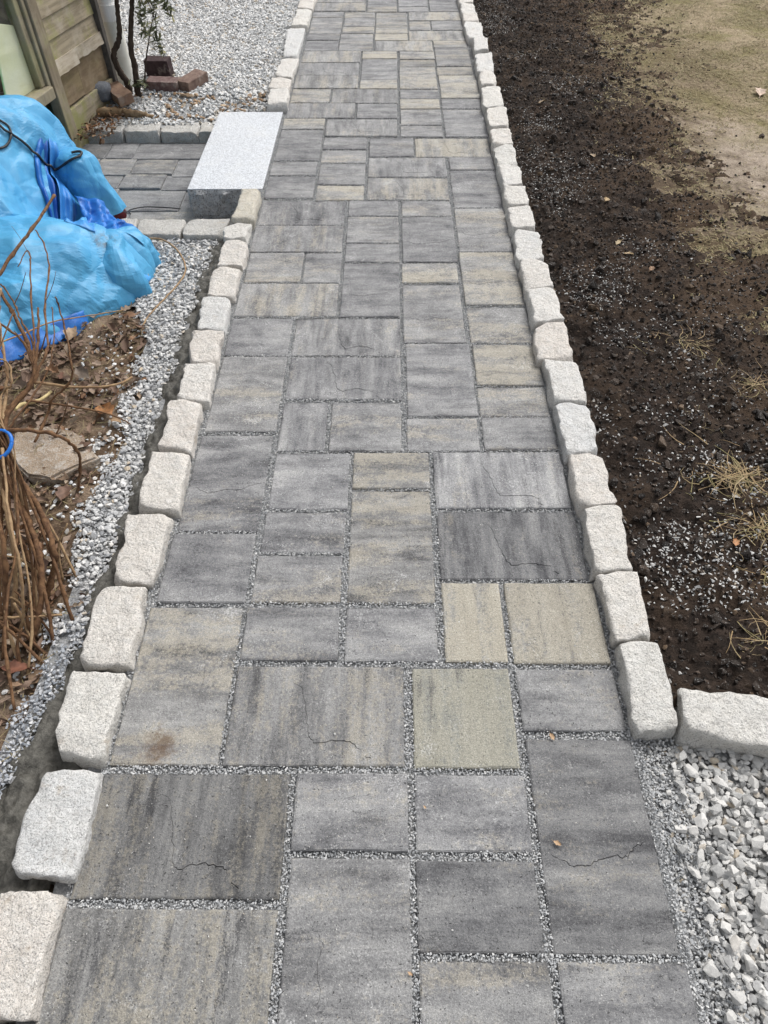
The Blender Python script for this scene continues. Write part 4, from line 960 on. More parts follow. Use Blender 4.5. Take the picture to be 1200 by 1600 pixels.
# ------------------------------------------------------------------ flat stone under the shrub
bm = bmesh.new(); cx = sum(p[0] for p in FLAT)/len(FLAT); cy = sum(p[1] for p in FLAT)/len(FLAT)
top = [bm.verts.new((x-cx,y_-cy,.055)) for x,y_ in FLAT]; f_ = bm.faces.new(top)
ex = bmesh.ops.extrude_face_region(bm,geom=[f_]); vs = [v for v in ex['geom'] if isinstance(v,bmesh.types.BMVert)]
for v in vs: v.co.z -= .055; v.co.x *= 1.05; v.co.y *= 1.05
bmesh.ops.bevel(bm,geom=[e for e in bm.edges if all(v.co.z>.04 for v in e.verts)],offset=.008,segments=2,affect='EDGES')
bmesh.ops.triangulate(bm,faces=bm.faces[:]); bmesh.ops.subdivide_edges(bm,edges=bm.edges[:],cuts=3,use_grid_fill=True)
for v in bm.verts: v.co += mnoise.noise_vector(v.co*11)*.014+mnoise.noise_vector(v.co*38)*.005+mnoise.noise_vector(v.co*90)*.002
bmesh.ops.recalc_face_normals(bm,faces=bm.faces[:]); me = bpy.data.meshes.new('flat_stone'); bm.to_mesh(me); bm.free()
o = link('flat_stone',me,m_granite('brown_fieldstone',[(0,(.27,.19,.12)),(1,(.32,.24,.165))],.15,1,.006),None,(cx,cy,-.048)); put(o,'flat brown fieldstone lying behind the bare shrub','stone')

# ------------------------------------------------------------------ bare shrub with blue tie
MT['stem'] = m_plain('shrub_bark',(.20,.112,.058),(.085,.045,.026),70,.85,.2,.0035,(1,1,.5))
MT['stem_tan'] = m_plain('pale_stem',(.36,.25,.14),(.22,.135,.075),46,.7,.25,.001)
MT['cut'] = m_plain('cut_wood',(.55,.45,.24),(.42,.33,.17),60,.8,.2)
sh = empty('bare_shrub',(-.93,.95,-.03)); put(sh,'leafless shrub of tan brown stems bundled with a blue tie','shrub')
INV = -sh.location
for i,(pts,r0,r1) in enumerate(STEMS):
    o = tube('stem',[Vector(p)+INV for p in pts],r0*.78,r1*.70,MT['stem_tan'] if i in (3,5,16,18) else MT['stem'],sh,seg=9,wob=.0019,sub=6,knots=.38)
    if i>=7 and i!=11: # a side shoot on the upper stems
        q = Vector(pts[len(pts)//2])+INV; tube('shoot',[q,q+Vector((.02*(1 if i%2 else -1),.03,.03)),q+Vector((.045*(1 if i%2 else -1),.05,.075))],r1*.5,r1*.25,MT['stem'],o,seg=6,wob=.001,sub=3)
    if i==11:
        e = Vector(pts[-1]); d = (e-Vector(pts[-2])).normalized()
        V,F = tube_data([e+INV-d*.004, e+INV+d*.0015],r1*.72,r1*.69,seg=9); link('cut_end',pymesh('cut_end',V,F),MT['cut'],o)
rg = random.Random(5)
for k_ in range(16): # short shoots round the foot of the bundle
    bx, by = -.94+rg.uniform(-.12,.05), .97+rg.uniform(-.1,.22); a = rg.uniform(0,6.28); L = rg.uniform(.12,.3)
    p0 = Vector((bx,by,-.03)); p1 = p0+Vector((math.cos(a)*.35-.3,math.sin(a)*.25+.35,.75))*L*.5; p2 = p1+Vector((math.cos(a)*.6-.3,math.sin(a)*.4+.2,.5))*L*.5
    tube('stem',[p0+INV,p1+INV,p2+INV],rg.uniform(.003,.006),.002,MT['stem_tan'] if k_%3==0 else MT['stem'],sh,seg=7,wob=.001,sub=4,knots=.2)
for k_ in range(11): # thinner canes in the bundle
    fx, fy = -.96+rg.gauss(0,.045), .965+rg.gauss(0,.06); ex, ey = TIE[0]-.02+rg.gauss(0,.016), TIE[1]+rg.gauss(0,.014)
    P = [Vector((fx,fy,-.03)),Vector((fx*.7+ex*.3+rg.gauss(.01,.012),fy*.7+ey*.3+rg.gauss(0,.012),.08)),Vector((fx*.3+ex*.7+rg.gauss(.012,.012),fy*.3+ey*.7,.21)),Vector((ex,ey,.335)),Vector((ex+rg.gauss(-.03,.03),ey+.10+rg.gauss(0,.03),.40)),Vector((ex+rg.gauss(-.05,.06),ey+.24+rg.gauss(0,.06),.46+rg.uniform(0,.1)))]
    tube('stem',[p+INV for p in P[:6 if k_%2 else 5]],rg.uniform(.0032,.0058),rg.uniform(.0012,.002),MT['stem_tan'] if k_%5==0 else MT['stem'],sh,seg=7,wob=.0016,sub=5,knots=.35)
tx,ty = TIE; ring = []
for k_ in range(15):
    a = 2*math.pi*k_/14; ring.append((tx-.016+.038*math.cos(a),ty+.032*math.sin(a),.335+.020*math.sin(a)+.006*math.cos(a)))
MT['tie'] = m_plain('blue_plastic',(.015,.14,.55),(.02,.20,.68),20,.35,.5,.0003)
t_ = tube('plant_tie',ring,.0050,.0050,MT['tie'],None,seg=10,sub=4); put(t_,'bright blue plastic tie looped round the shrub stems','plant tie')
TW = [('curved','long curved tan twig lying on the gravel strip below the tarp','stem_tan'),('straw','pale straight dry stalk lying against the lower edge of the tarp','stem_tan'),('bent','bent tan stick on the leaf litter with raised tip','stem_tan'),
 ('reddish','slender reddish stick pointing to the orange leaf','stem'),('short','short tan stick lying across the fine gravel at left','stem_tan'),('pale','short pale stick leaning at the foot of the shrub','stem_tan'),('angled','short thick pale stick beside the shrub crown','cut')]
for k_,lab,mt in TW:
    pts,r0,r1 = TWIGS[k_]; o = tube('twig',pts,r0,r1,MT[mt],None,seg=8,wob=.001,sub=5,knots=.12); put(o,lab,'twig','loose twigs on the bed')
# ------------------------------------------------------------------ weathered shed at the top left
SH = Vector((-1.891,4.418,0)); SANG = math.atan2(.9835,.181)
MT['siding'] = m_wood('weathered_siding',(.335,.285,.205),(.215,.18,.125),(.41,.365,.295),(4,30,55),.72)
MT['sheath'] = m_wood('old_sheathing',(.26,.195,.125),(.17,.125,.08),(.30,.24,.165),(5,20,30),.15)
MT['board'] = m_wood('painted_board',(.25,.205,.145),(.17,.14,.10),(.30,.26,.19),(40,40,4),.35)
MT['frame'] = m_wood('window_wood',(.27,.235,.165),(.19,.16,.115),(.32,.29,.215),(30,30,6),.3)
MT['dark'] = m_plain('dark_board',(.06,.055,.05),(.10,.09,.08),20,.8,.2)
MT['broken'] = m_wood('broken_board',(.38,.335,.27),(.25,.21,.155),(.44,.40,.34),(6,40,40),.1)
MT['pale_panel'] = m_plain('pale_panel',(.80,.80,.52),(.88,.88,.70),4,.7,.3)
MT['green'] = m_plain('green_plastic',(.04,.55,.06),(.08,.65,.10),8,.4,.5)
MT['roof'] = m_plain('roofing',(.07,.07,.07),(.11,.11,.105),60,.9,.2,.004)
g_ = Mat('window_glass',.03,.5); g_.t.nodes.remove(g_.b)
lw_ = g_.n('LayerWeight'); lw_.inputs['Blend'].default_value = .5; fr = g_.n('Math',operation='POWER'); g_.l(lw_.outputs['Facing'],fr.inputs[0]); fr.inputs[1].default_value = 3.2; tr = g_.n('BsdfTransparent'); tr.inputs[0].default_value = (.95,.96,.95,1)
gl = g_.n('BsdfGlossy'); gl.inputs['Roughness'].default_value = .04; mx = g_.n('MixShader')
g_.l(fr.outputs[0],mx.inputs[0]); g_.l(tr.outputs[0],mx.inputs[1]); g_.l(gl.outputs[0],mx.inputs[2]); g_.l(mx.outputs[0],g_.o.inputs[0]); MT['glass'] = g_.m
shed = empty('wooden_shed',SH,SANG); put(shed,'weathered wooden shed with mossy lapped siding and a window','shed')
def sbox(name, s0,s1,d0,d1,z0,z1,mat,parent=shed,bev=.002,rough=0,cuts=0,seed=0,rx=0.0):
    me = box_mesh(name,s1-s0,d1-d0,z1-z0,bev,1,rough,cuts,seed); c = Vector(((s0+s1)/2,(d0+d1)/2,(z0+z1)/2))
    if parent is not shed: c = c-Vector(parent['c0'])
    o = link(name,me,mat,parent,c); o.rotation_euler.x = rx
    if parent is shed: o['c0'] = c[:]
    return o
sbox('wall',.0,.62,.03,1.7,-.16,2.2,MT['sheath'])
sbox('wall',-2.6,-.095,.05,1.7,-.12,.185,MT['dark'])
sbox('wall',-2.6,-.095,.9,1.7,.19,2.2,MT['sheath'])
sbox('wall',-2.6,-1.36,.05,.895,.19,2.2,MT['sheath'])
sbox('wall',-1.355,-.095,.05,.895,1.36,2.2,MT['sheath'])
sbox('roof',-2.75,.80,-.22,1.9,2.203,2.26,MT['roof'])
zs = [.304+.1045*k for k in range(18)]
for k_,z0 in enumerate(zs): # lapped boards, each its own piece
    o = sbox('siding_board',.002,.598,.006,.020,z0+random.uniform(-.003,.003),z0+.122,MT['siding'],rough=.002,cuts=2,seed=k_,rx=math.radians(-6.0))
# broken course: irregular lower edge
bm = bmesh.new(); n = 34; rg = random.Random(3); rows_ = []
for i in range(n+1):
    s = .002+.596*i/n; lo = .253+.0015*math.sin(i*.9)+rg.uniform(-.0012,.0012)
    if .25<s<.33: lo = .264+rg.uniform(-.004,.004)
    elif s>=.33: lo = .259+.003*math.sin(i*1.1)+rg.uniform(-.002,.002)
    pr_ = .030 if s<.25 else .016
    rows_.append([bm.verts.new((s,-pr_,lo)),bm.verts.new((s,-.008,.32)),bm.verts.new((s,.022,.32)),bm.verts.new((s,.012-.01,lo+.004))])
for a,b in zip(rows_,rows_[1:]):
    for q in range(4): bm.faces.new((a[q],b[q],b[(q+1)%4],a[(q+1)%4]))
bm.faces.new(rows_[0]); bm.faces.new(rows_[-1][::-1]); bmesh.ops.recalc_face_normals(bm,faces=bm.faces[:])
me = bpy.data.meshes.new('siding_board'); bm.to_mesh(me); bm.free()
o = link('siding_board',me,MT['broken'],shed); o['label'] = 'broken lowest siding board with a splintered edge'
sbox('sheathing_board',.003,.265,.008,.028,.078,.30,MT['sheath'],rough=.003,cuts=3,seed=21)
sbox('sheathing_board',.271,.598,.012,.028,.070,.30,MT['sheath'],rough=.003,cuts=3,seed=22)
sbox('foundation_board',.0,.60,-.004,.026,-.16,.066,MT['siding'],rough=.004,cuts=3,seed=23)
sbox('corner_board',-.088,-.002,-.036,.026,-.16,2.199,MT['board'],bev=.004,rough=.0015,cuts=4,seed=5)
sbox('corner_board',.602,.642,-.022,.05,-.16,2.199,MT['dark'],bev=.003,rough=.001,cuts=4,seed=6)
fm = sbox('window_frame',-.123,-.092,-.024,.048,.19,1.35,MT['frame'],bev=.004)
for nm,a in (('frame_stile',(-.170,-.125,-.010,.046,.247,1.30)),('frame_stile',(-1.33,-1.285,-.010,.046,.247,1.30)),('frame_rail',(-1.33,-.125,-.010,.046,1.302,1.35)),
             ('window_sill',(-1.36,-.1235,-.052,.047,.187,.2455))):
    sbox(nm,*a,MT['frame'],fm,bev=.004,rough=.001,cuts=2,seed=9)
sbox('pane',-1.284,-.171,.018,.023,.2475,1.30,MT['glass'],fm,bev=0)
o = sbox('inner_panel',-.40,-.13,.032,.044,.17,.56,MT['pale_panel'],bev=.003); o.rotation_euler.y = .30
o['label'] = 'pale panel leaning behind the window pane'
me,_c0 = block_mesh(((-.10,.12),(.10,.12),(.10,-.12),(-.10,-.12)),.0,.5,77,.01,.07); o = link('green_container',me,MT['green'],shed,(-.545,.16,.66)); o['label']='bright green plastic seen through the pane'

# white drain pipe at the shed corner
MT['pvc'] = m_plain('white_pipe',(.72,.73,.72),(.80,.80,.79),12,.45,.4,.0003)
MT['pvc2'] = m_plain('aged_pipe',(.62,.62,.56),(.72,.72,.67),9,.5,.4,.0005)
def lathe(prof, seg=28):
    V = [(r*math.cos(2*math.pi*k/seg),r*math.sin(2*math.pi*k/seg),z) for r,z in prof for k in range(seg)]
    F = [(i*seg+k,i*seg+(k+1)%seg,(i+1)*seg+(k+1)%seg,(i+1)*seg+k) for i in range(len(prof)-1) for k in range(seg)]
    return V,F
pp = empty('drain_pipe',(-1.752,5.20,-.03)); put(pp,'white plastic drain pipe standing at the shed corner','drain pipe')
V,F = lathe([(.056,-.05),(.056,.37)]); link('pipe',pymesh('pipe',V,F),MT['pvc2'],pp)
V,F = lathe([(.0575,.366),(.066,.366),(.066,.45),(.062,.452),(.062,.456),(.056,.456)]); o=link('coupling',pymesh('coupling',V,F,False),MT['pvc'],pp)
V,F = lathe([(.0555,.45),(.0555,2.1)]); link('pipe',pymesh('pipe',V,F),MT['pvc'],pp)

# shrub with two dark trunks and narrow leaves beside the pipe
MT['bark'] = m_plain('dark_bark',(.075,.055,.042),(.035,.026,.021),45,.9,.2,.006,(1,1,.4))
MT['leaf'] = m_leafy('narrow_leaves',[(0,(.07,.095,.045)),(.4,(.13,.155,.085)),(.7,(.20,.225,.13)),(.9,(.36,.36,.20)),(1,(.46,.41,.18))],.5)
pl = empty('leafy_shrub',(-1.64,4.99,-.02)); put(pl,'evergreen shrub with two dark trunks beside the white pipe','shrub'); IV = -pl.location
T1 = [(-1.687,5,-.03),(-1.687,5,.045),(-1.710,5,.096),(-1.728,5,.157),(-1.721,5,.209),(-1.682,5,.257),(-1.653,5,.318),(-1.637,5,.41),(-1.624,5,.48),(-1.60,5.01,.60),(-1.60,5.02,.85),(-1.55,5.02,1.2)]
T2 = [(-1.628,4.98,-.03),(-1.614,4.98,.069),(-1.606,4.98,.141),(-1.603,4.98,.225),(-1.584,4.98,.306),(-1.554,4.98,.398),(-1.526,4.98,.484),(-1.50,5.0,.62),(-1.47,5.02,.85),(-1.42,5.05,1.2)]
for T,a in ((T1,.021),(T2,.020)): tube('trunk',[Vector(p)+IV for p in T],a,.010,MT['bark'],pl,seg=10,wob=.0025,sub=5,knots=.18)
tw_ = [[(-1.60,5.05,-.02),(-1.555,5.05,.13),(-1.495,5.05,.27),(-1.433,5.05,.404),(-1.40,5.05,.52)],[(-1.51,5.0,.58),(-1.45,5.0,.50),(-1.42,5.0,.38),(-1.43,4.99,.26),(-1.42,4.98,.20)],
       [(-1.51,5.0,.60),(-1.40,5.02,.55),(-1.35,5.03,.46),(-1.33,5.03,.38)],[(-1.50,5.0,.62),(-1.47,4.95,.50),(-1.48,4.93,.40),(-1.47,4.92,.32)],
       [(-1.47,5.02,.8),(-1.38,5.0,.78),(-1.33,5.0,.66)],[(-1.6,5.02,.85),(-1.66,5.0,.80),(-1.70,5.0,.70)],[(-1.5,5.02,.7),(-1.42,5.1,.62),(-1.40,5.12,.50)]]
LV = []
for q,T in enumerate(tw_):
    tube('branch',[Vector(p)+IV for p in T],.006 if q==0 else .003,.0015,MT['bark'],pl,seg=6,wob=.001,sub=4)
    P = [Vector(p) for p in T]
    for k_ in range(60 if q else 34):
        t = random.uniform(.55 if q==0 else .15,.999)*(len(P)-1); i = int(t); LV.append(P[i].lerp(P[i+1],t-i)+Vector([random.gauss(0,.014) for _ in range(3)]))
for k_ in range(26): LV.append(Vector((-1.585+random.gauss(0,.022),4.955+random.gauss(0,.02),.02+abs(random.gauss(0,.03)))))
LVt = [leaf_mesh(s,1,.26,0,.35) for s in range(500,506)]
n = len(LV); R = rot_mats(n,1.6)
me = scatter('foliage',LVt,np.array([list(p+IV) for p in LV]),RNG.uniform(.036,.068,n),smooth=True,rots=R)
o = link('foliage',me,MT['leaf'],pl); o['kind']='stuff'

# bricks, lump of dark stone, rotten log and bark chips by the shed
def brick(loc, rz, dims, c0, c1, label, tilt=(0,0), seed=0):
    m_ = Mat('brick_clay',.9,.2); co = m_.coord(); nn = m_.noise(co,32,6,.7); c = m_.mix(m_.step(nn,.35,.65),c0,c1)
    c = m_.mix(m_.math('MULTIPLY',m_.step(m_.noise(co,13,4,.6),.56,.7),.5),c,(.36,.32,.28)); m_.color(c); m_.bump(nn,.004,.8)
    o = link('brick',box_mesh('brick',*dims,.005,2,.0035,5,seed),m_.m,None,loc); o.rotation_euler = (*tilt,rz); put(o,label,'brick','loose bricks on the gravel'); return o
brick((-1.715,4.885,.012),math.radians(-52),(.205,.10,.06),(.27,.185,.13),(.20,.125,.09),'tan brown brick lying tilted nearest the shed wall',(.12,.08),1)
brick((-1.475,5.085,.006),math.radians(-8),(.215,.10,.058),(.11,.066,.062),(.18,.13,.12),'reddish brick lying flat right of the dark trunks',(.04,0),2)
brick((-1.292,5.125,.012),math.radians(62),(.205,.10,.06),(.21,.15,.12),(.13,.085,.072),'brown brick set at an angle at the right end of the bricks',(.05,-.06),3)
brick((-1.545,5.30,.018),math.radians(-6),(.165,.085,.15),(.035,.022,.024),(.060,.040,.040),'dark purple brown block standing behind the reddish brick',(.08,0),4)
me,c_ = block_mesh(((-.055,.05),(.055,.05),(.055,-.05),(-.055,-.05)),.0,.10,88,.012,.04,6,6,6)
o = link('dark_stone',me,m_rocks('speckled_stone',[(0,(.10,.11,.13)),(1,(.13,.14,.16))],True,.6),None,(-1.815,4.845,.085)); put(o,'dark speckled lump of stone leaning on the shed base','stone')
pts = [(-1.90,4.78,-.055),(-1.80,4.745,-.045),(-1.70,4.765,-.058),(-1.62,4.735,-.050),(-1.53,4.74,-.066),(-1.46,4.73,-.078)]
MT['rot'] = m_wood('rotten_wood',(.22,.145,.08),(.10,.065,.04),(.34,.26,.165),(12,40,40))
o = tube('rotten_log',pts,.036,.016,MT['rot'],None,seg=12,wob=.007,sub=6,knots=.3); put(o,'split rotten brown branch lying behind the grey edging','log')
X = RNG.uniform(-2.05,-1.66,520); Y = RNG.uniform(4.35,5.0,520); k = (X+1.891 > .184*(Y-4.418)+.01)&(X< -1.52-.3*(Y-4.4)); X,Y = X[k],Y[k]
me = scatter('bark_chips',[rock_template(8,s,(1,.5,.25)) for s in range(110,116)],xy(X,Y,RNG.uniform(-.075,-.03,X.size)),RNG.uniform(.010,.028,X.size),1.2)
o = link('bark_chips',me,m_leafy('bark',[(0,(.05,.03,.02)),(.4,(.12,.07,.04)),(.7,(.30,.13,.05)),(1,(.36,.28,.19))])); put(o,'orange and dark bark chips at the foot of the shed','bark chips',kind='stuff')
me = grid('dirt_mound',-2.2,-1.6,4.1,5.0,.02,lambda X,Y: -.095+.03*fbm(xy(X*9,Y*9),4,121)-.2*np.clip(X+1.78,0,1)+.10*np.clip(Y-4.6,0,.4)-.3*np.clip(X+1.91,0,1)*(Y<4.72),True,lambda x,y: (x<-1.885)|(y>4.71)); o = link('dirt_mound',me,MT['earth']); put(o,'dark dirt at the foot of the shed wall','dirt',kind='structure')
X = RNG.uniform(-1.75,-.8,190); Y = RNG.uniform(4.69,5.0,190); k = vnoise(xy(X*6,Y*6),8)<-.05; X,Y = X[k],Y[k]
me = scatter('brown_lumps',ROCK,xy(X,Y,h_yard(X,Y)+.012),RNG.uniform(.010,.024,X.size)); o = link('brown_lumps',me,m_rocks('brown_stone',[(0,(.26,.17,.10)),(.5,(.36,.25,.16)),(1,(.46,.35,.24))]),yard); o['kind']='stuff'

# ------------------------------------------------------------------ blue tarp thrown over a heap
MT['tarp'] = m_tarp('sky_blue_tarp',(.060,.295,.54),(.078,.335,.575),(.12,.40,.62),(-1.185,2.72,.12))
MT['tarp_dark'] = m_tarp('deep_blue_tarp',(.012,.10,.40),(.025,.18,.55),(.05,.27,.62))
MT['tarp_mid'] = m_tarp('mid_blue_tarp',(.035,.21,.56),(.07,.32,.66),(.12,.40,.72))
def tri(t): return np.abs((t%1.0)-.5)*2
def facet(P, seed=0):
    """piecewise-linear noise (-1..1): flat facets that meet in straight creases, like stiff plastic sheet"""
    i = np.floor(P).astype(np.int64); f = P-i; o = np.argsort(-f,axis=-1); fs = np.take_along_axis(f,o,-1)
    h = lambda k: _h(k[...,0],k[...,1],k[...,2],seed)
    c1 = i.copy(); np.put_along_axis(c1,o[...,:1],np.take_along_axis(i,o[...,:1],-1)+1,-1)
    c2 = c1.copy(); np.put_along_axis(c2,o[...,1:2],np.take_along_axis(c1,o[...,1:2],-1)+1,-1)
    return 2*((1-fs[...,0])*h(i)+(fs[...,0]-fs[...,1])*h(c1)+(fs[...,1]-fs[...,2])*h(c2)+fs[...,2]*h(i+1))-1
def crease(P, seed):
    rg = np.random.default_rng(seed); out = 0
    for k,(s,a) in enumerate(((3.2,.050),(6.1,.026),(14.,.010),(27.,.0036))):
        Q,_ = np.linalg.qr(rg.normal(size=(3,3)))
        W = np.stack([vnoise(P*s*.45,seed+k*7+1),vnoise(P*s*.45,seed+k*7+2),vnoise(P*s*.45,seed+k*7+3)],-1)*.62/s
        out = out + a*facet(((P+W)@Q)*s*np.array([1.15,.55,1.2])+rg.uniform(0,9,3),seed+k)
    return out
tarp = empty('blue_tarp',(-1.75,2.85,0)); put(tarp,'crumpled sky blue tarp draped over a heap left of the path','tarp'); TO = np.array([-1.75,2.85,0.])
def lobe(name, c, outline, H, p, q, mat, seed, amp=.03, cre=.5, nth=340, nt=120, zb=-.03, lift=None, fold=0.0, nf=9):
    c = np.array(c,float); O = np.array(outline,float)-c; th = np.arctan2(O[:,1],O[:,0]); r = np.hypot(O[:,0],O[:,1]); s = np.argsort(th); th,r = th[s],r[s]
    A = np.linspace(-np.pi,np.pi,nth,endpoint=False); Rr = np.interp(A,np.r_[th-2*np.pi,th,th+2*np.pi],np.r_[r,r,r])
    for _ in range(7): Rr = (np.roll(Rr,1)+Rr*2+np.roll(Rr,-1))/4
    T = 1-(1-np.linspace(0,1,nt))**1.7
    TT,AA = np.meshgrid(T,A,indexing='ij'); RR = Rr[None,:]*(1+.035*vnoise(np.stack([np.cos(AA)*3,np.sin(AA)*3,TT*0+seed],-1),seed))
    h = H*np.clip(1-TT**p,0,1)**q
    X = c[0]+np.cos(AA)*RR*TT; Y = c[1]+np.sin(AA)*RR*TT
    P = np.stack([X,Y,h+zb],-1)
    # normal by finite differences
    du = np.roll(P,-1,1)-np.roll(P,1,1); dv = np.gradient(P,axis=0); N = np.cross(dv,du); ln = np.linalg.norm(N,axis=-1,keepdims=True)
    N = np.where(ln>1e-9,N/np.maximum(ln,1e-9),np.array([0,0,1.])); N = N*np.where(N[...,2:3]<-.2,-1,1); N[0] = (0,0,1)
    w = np.clip(TT*2.0,.35,1)
    d = amp*fbm(P*3.0,3,seed)+ cre*w*crease(P,seed)
    if fold: d = d+fold*np.clip(TT-.25,0,1)*(tri(AA/(2*np.pi)*nf+.25*vnoise(np.stack([AA*2,TT*3,AA*0],-1),seed+9))**.8-.5)
    P = P+N*d[...,None]
    if lift is not None: P = lift(P)
    V = np.concatenate([P.reshape(-1,3)-TO]); i = np.arange(nt*nth).reshape(nt,nth); j = np.roll(i,-1,1)
    F = np.stack([i[:-1],j[:-1],j[1:],i[1:]],-1).reshape(-1,4)
    return link(name,npmesh(name,V,F,False),mat,tarp)
LOBES = []
LOBES.append(lobe('rear_sheet',(-2.0,3.05),[(-1.40,3.50),(-1.40,3.28),(-1.42,3.05),(-1.45,2.75),(-1.6,2.5),(-2.0,2.35),(-2.5,2.4),(-2.85,2.8),(-2.85,3.4),(-2.5,3.85),(-2.0,3.95),(-1.6,3.8),(-1.40,3.62)],.685,2.6,.5,MT['tarp'],3,.024,1.0,zb=-.16,fold=.045,nf=11))
LOBES.append(lobe('front_sheet',(-1.72,2.52),[(-1.05,2.80),(-1.06,2.70),(-1.10,2.58),(-1.25,2.39),(-1.46,2.20),(-1.7,2.05),(-2.1,1.98),(-2.5,2.2),(-2.5,2.7),(-2.1,2.95),(-1.6,2.98),(-1.3,2.93),(-1.12,2.87)],.335,2.0,.62,MT['tarp'],14,.020,.95,fold=.03,nf=13))
# darker folded cloth hanging down the front of the heap, and the crumpled tail on the right
def catmull(P, n):
    P = [Vector(p) for p in P]; out = []
    for k in range(n):
        t = k/(n-1)*(len(P)-1); i = min(int(t),len(P)-2); t -= i
        a,b,c,d = P[max(i-1,0)],P[i],P[i+1],P[min(i+2,len(P)-1)]
        out.append(.5*((2*b)+(c-a)*t+(2*a-5*b+4*c-d)*t*t+(3*b-a-3*c+d)*t**3))
    return out
from mathutils.bvhtree import BVHTree
_vs, _fs = [], []
for o in LOBES[:2]:
    k_ = len(_vs); _vs += [v.co.copy() for v in o.data.vertices]; _fs += [tuple(i+k_ for i in p.vertices) for p in o.data.polygons]
BVH = BVHTree.FromPolygons(_vs,_fs)
def drape(p, N):
    h = BVH.ray_cast(p-Vector(TO)+N*.4,-N,.55)
    return h[0]+Vector(TO) if h[0] is not None else p
def cloth(name, L, Rr, prof, mat, nu=46, nv=22, wr=.006, seed=1, thick=.002, on=True):
    L_, R_ = catmull(L,nu), catmull(Rr,nu); N = Vector((.58,-.52,.62)).normalized(); V = []
    for i in range(nu):
        for j in range(nv):
            u, v = i/(nu-1), j/(nv-1); p = L_[i].lerp(R_[i],v); p = drape(p,N) if on else p
            o = prof(u,v)*min(1,u*7,(1-u)*9+.15)-.014*max(0,1-u*9) + wr*mnoise.noise(p*26+Vector((seed,0,0)))+wr*.7*abs(mnoise.noise(p*60+Vector((seed,3,0))))
            V.append(p+N*o-Vector(TO))
    F = [(i*nv+j,i*nv+j+1,(i+1)*nv+j+1,(i+1)*nv+j) for i in range(nu-1) for j in range(nv-1)]
    o = link(name,pymesh(name,V,F),mat,tarp); md = o.modifiers.new('thickness','SOLIDIFY'); md.thickness = thick; md.offset = 0
    return o
FL = [(-1.555,3.285,.37),(-1.535,3.140,.352),(-1.508,3.047,.308),(-1.480,2.985,.250),(-1.458,2.935,.190),(-1.440,2.90,.14)]
FM = [(-1.530,3.290,.357),(-1.478,3.156,.315),(-1.446,3.058,.250),(-1.432,2.985,.195),(-1.415,2.915,.165),(-1.385,2.80,.175)]
FR = [(-1.512,3.335,.345),(-1.465,3.245,.296),(-1.412,3.135,.245),(-1.385,3.075,.190),(-1.330,2.960,.150),(-1.255,2.775,.150)]
dk = cloth('dark_fold',FL,FM,lambda u,v: .004+.016*math.sin(v*9)*math.sin(u*3.1)**.5 if 0<u<1 else .004,MT['tarp_dark'],seed=4,wr=.008)  # deep blue patch carries the shadow of the fold cavity in its colour
dk['label'] = 'deep blue tarp patch standing in for the dark shadow in the fold'
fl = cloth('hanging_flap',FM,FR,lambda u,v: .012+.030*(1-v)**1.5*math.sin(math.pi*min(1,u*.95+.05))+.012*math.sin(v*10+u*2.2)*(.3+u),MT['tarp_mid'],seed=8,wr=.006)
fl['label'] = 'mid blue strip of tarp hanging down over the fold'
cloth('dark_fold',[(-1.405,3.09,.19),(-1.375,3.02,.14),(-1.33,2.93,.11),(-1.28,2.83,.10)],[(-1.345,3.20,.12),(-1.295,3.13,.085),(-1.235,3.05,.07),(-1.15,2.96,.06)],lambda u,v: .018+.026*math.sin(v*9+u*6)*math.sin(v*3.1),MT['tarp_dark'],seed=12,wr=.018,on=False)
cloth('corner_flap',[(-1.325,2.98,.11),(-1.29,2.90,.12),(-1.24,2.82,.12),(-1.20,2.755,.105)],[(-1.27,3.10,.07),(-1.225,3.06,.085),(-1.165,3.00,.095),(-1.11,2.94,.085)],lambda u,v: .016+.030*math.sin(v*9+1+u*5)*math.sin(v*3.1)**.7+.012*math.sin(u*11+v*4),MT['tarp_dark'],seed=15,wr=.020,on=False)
LOBES.append(lobe('tail_sheet',(-1.18,2.83),[(-1.33,2.79),(-1.30,2.92),(-1.25,3.00),(-1.19,3.03),(-1.125,2.97),(-1.085,2.82),(-1.085,2.70),(-1.11,2.62),(-1.19,2.60),(-1.28,2.66)],.205,2.4,.5,MT['tarp'],31,.035,1.2,140,50,-.04,fold=.07,nf=6))
cloth('hem',[(-1.115,2.965,.06),(-1.085,2.88,.045),(-1.072,2.78,.025),(-1.082,2.69,.01),(-1.115,2.61,-.01)],[(-1.095,2.985,.005),(-1.060,2.89,-.005),(-1.047,2.78,-.02),(-1.057,2.67,-.03),(-1.105,2.585,-.035)],lambda u,v: .006+.010*math.sin(u*13)+.006*math.sin(u*29+v*3),MT['tarp_mid'],40,8,.008,22,on=False)
LOBES.append(lobe('bulge',(-1.43,3.30),[(-1.315,3.36),(-1.30,3.29),(-1.325,3.22),(-1.40,3.17),(-1.50,3.20),(-1.54,3.30),(-1.50,3.40),(-1.40,3.43)],.26,2.4,.5,MT['tarp'],44,.03,1.0,120,46,.03,fold=.035,nf=5))
cloth('hem',[(-1.22,2.43,.03),(-1.34,2.31,.04),(-1.46,2.215,.045),(-1.60,2.12,.05),(-1.80,2.02,.05)],[(-1.20,2.39,-.035),(-1.33,2.265,-.035),(-1.46,2.155,-.035),(-1.60,2.06,-.035),(-1.80,1.96,-.035)],lambda u,v: .008+.014*v+.008*math.sin(u*23+v*2),MT['tarp_dark'],60,10,.010,27,on=False)
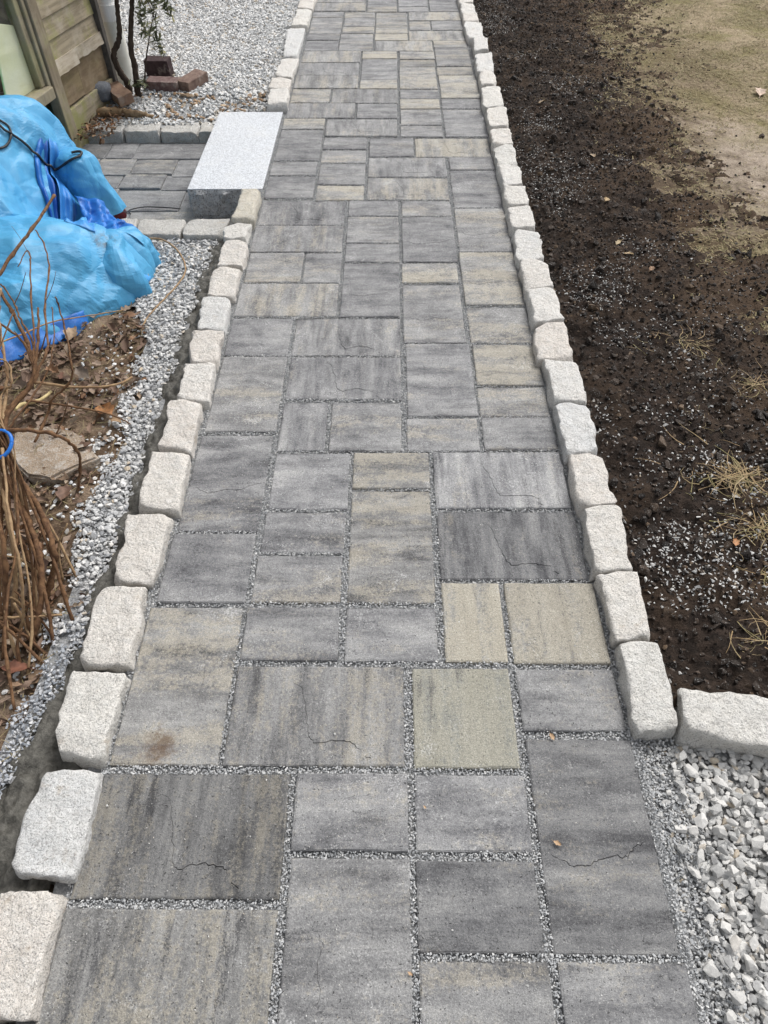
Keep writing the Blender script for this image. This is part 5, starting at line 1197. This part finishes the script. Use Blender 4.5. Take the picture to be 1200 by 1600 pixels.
# brass-eyed grommets on the hem
MT['metal'] = m_plain('dull_metal',(.45,.43,.38),(.30,.28,.24),80,.35,.5,.0003); MT['metal'].node_tree.nodes['Principled BSDF'].inputs['Metallic'].default_value = .8
def grommet(p, nrm, r=.009):
    bm = bmesh.new(); n, m_ = 20, 6; V = []
    for a in range(n):
        for k in range(m_):
            th, ph = 2*math.pi*a/n, 2*math.pi*k/m_; V.append(bm.verts.new(((r+.003*math.cos(ph))*math.cos(th),(r+.003*math.cos(ph))*math.sin(th),.0016*math.sin(ph))))
    for a in range(n):
        for k in range(m_): bm.faces.new((V[a*m_+k],V[((a+1)%n)*m_+k],V[((a+1)%n)*m_+(k+1)%m_],V[a*m_+(k+1)%m_]))
    me = bpy.data.meshes.new('grommet'); bm.to_mesh(me); bm.free(); o = link('grommet',me,MT['metal'],tarp,Vector(p)-Vector(TO)); o.rotation_euler = Vector(nrm).to_track_quat('Z','Y').to_euler()
grommet((-1.050,2.735,.004),(.8,-.4,.6)); grommet((-1.352,2.79,.192),(.5,-.5,.7))
# cord and hook lying over the tarp
for o in [q for q in tarp.children if q.name.split('.')[0] in ('hanging_flap','dark_fold','bulge')]:
    k_ = len(_vs); _vs += [v.co.copy() for v in o.data.vertices]; _fs += [tuple(i+k_ for i in p.vertices) for p in o.data.polygons]
BVH = BVHTree.FromPolygons(_vs,_fs)
NV = Vector((.58,-.52,.62)).normalized()
MT['cord'] = m_plain('black_cord',(.012,.012,.014),(.03,.03,.034),90,.5,.4,.0005)
CP = [(-1.80,3.23,.47),(-1.719,3.183,.452),(-1.635,3.123,.436),(-1.604,3.133,.420),(-1.557,3.140,.385),(-1.497,3.130,.352),(-1.452,3.150,.322),(-1.425,3.205,.290),(-1.400,3.240,.285),(-1.395,3.262,.292),(-1.410,3.262,.300),(-1.428,3.245,.305)]
o = tube('cord',[drape(Vector(p),NV)+NV*.010 for p in catmull(CP[:9],30)]+[drape(Vector(p),NV)+NV*.016 for p in CP[9:]],.0055,.0055,MT['cord'],None,seg=8,sub=5); put(o,'black elastic cord with a hooked end lying across the tarp','cord')
LP = [(-1.75,3.17,.45),(-1.682,3.18,.440),(-1.63,3.165,.430),(-1.600,3.102,.425),(-1.613,3.055,.408),(-1.645,3.020,.404),(-1.70,3.0,.41),(-1.78,3.02,.42)]
o = tube('cord_loop',[drape(Vector(p),NV)+NV*.008 for p in catmull(LP,30)],.005,.005,MT['cord'],None,seg=8,sub=5); put(o,'black cord loop curled on the tarp at the left edge of the view','cord')
WP = [(-1.36,3.16,.06),(-1.345,3.25,.05),(-1.34,3.345,.0),(-1.37,3.55,-.12),(-1.40,3.62,-.134),(-1.33,3.66,-.135),(-1.22,3.655,-.135),(-1.13,3.64,-.135)]
o = tube('wire',[Vector(p)+Vector((.02,-.01,.004)) for p in WP],.003,.003,MT['cord'],None,seg=6,sub=5); put(o,'thin dark wire running from under the tarp onto the side path','wire')
MT['red'] = m_plain('dark_red_cloth',(.11,.012,.018),(.06,.008,.012),40,.7,.3,.003)
me,_c0 = block_mesh(((-.045,.06),(.045,.07),(.05,-.05),(-.05,-.06)),.0,.08,93,.016,.03,10,10,8); o = link('red_cloth',me,MT['red'],None,(-1.415,3.46,-.03)); put(o,'dark red bundled cloth poking out under the tarp','cloth')
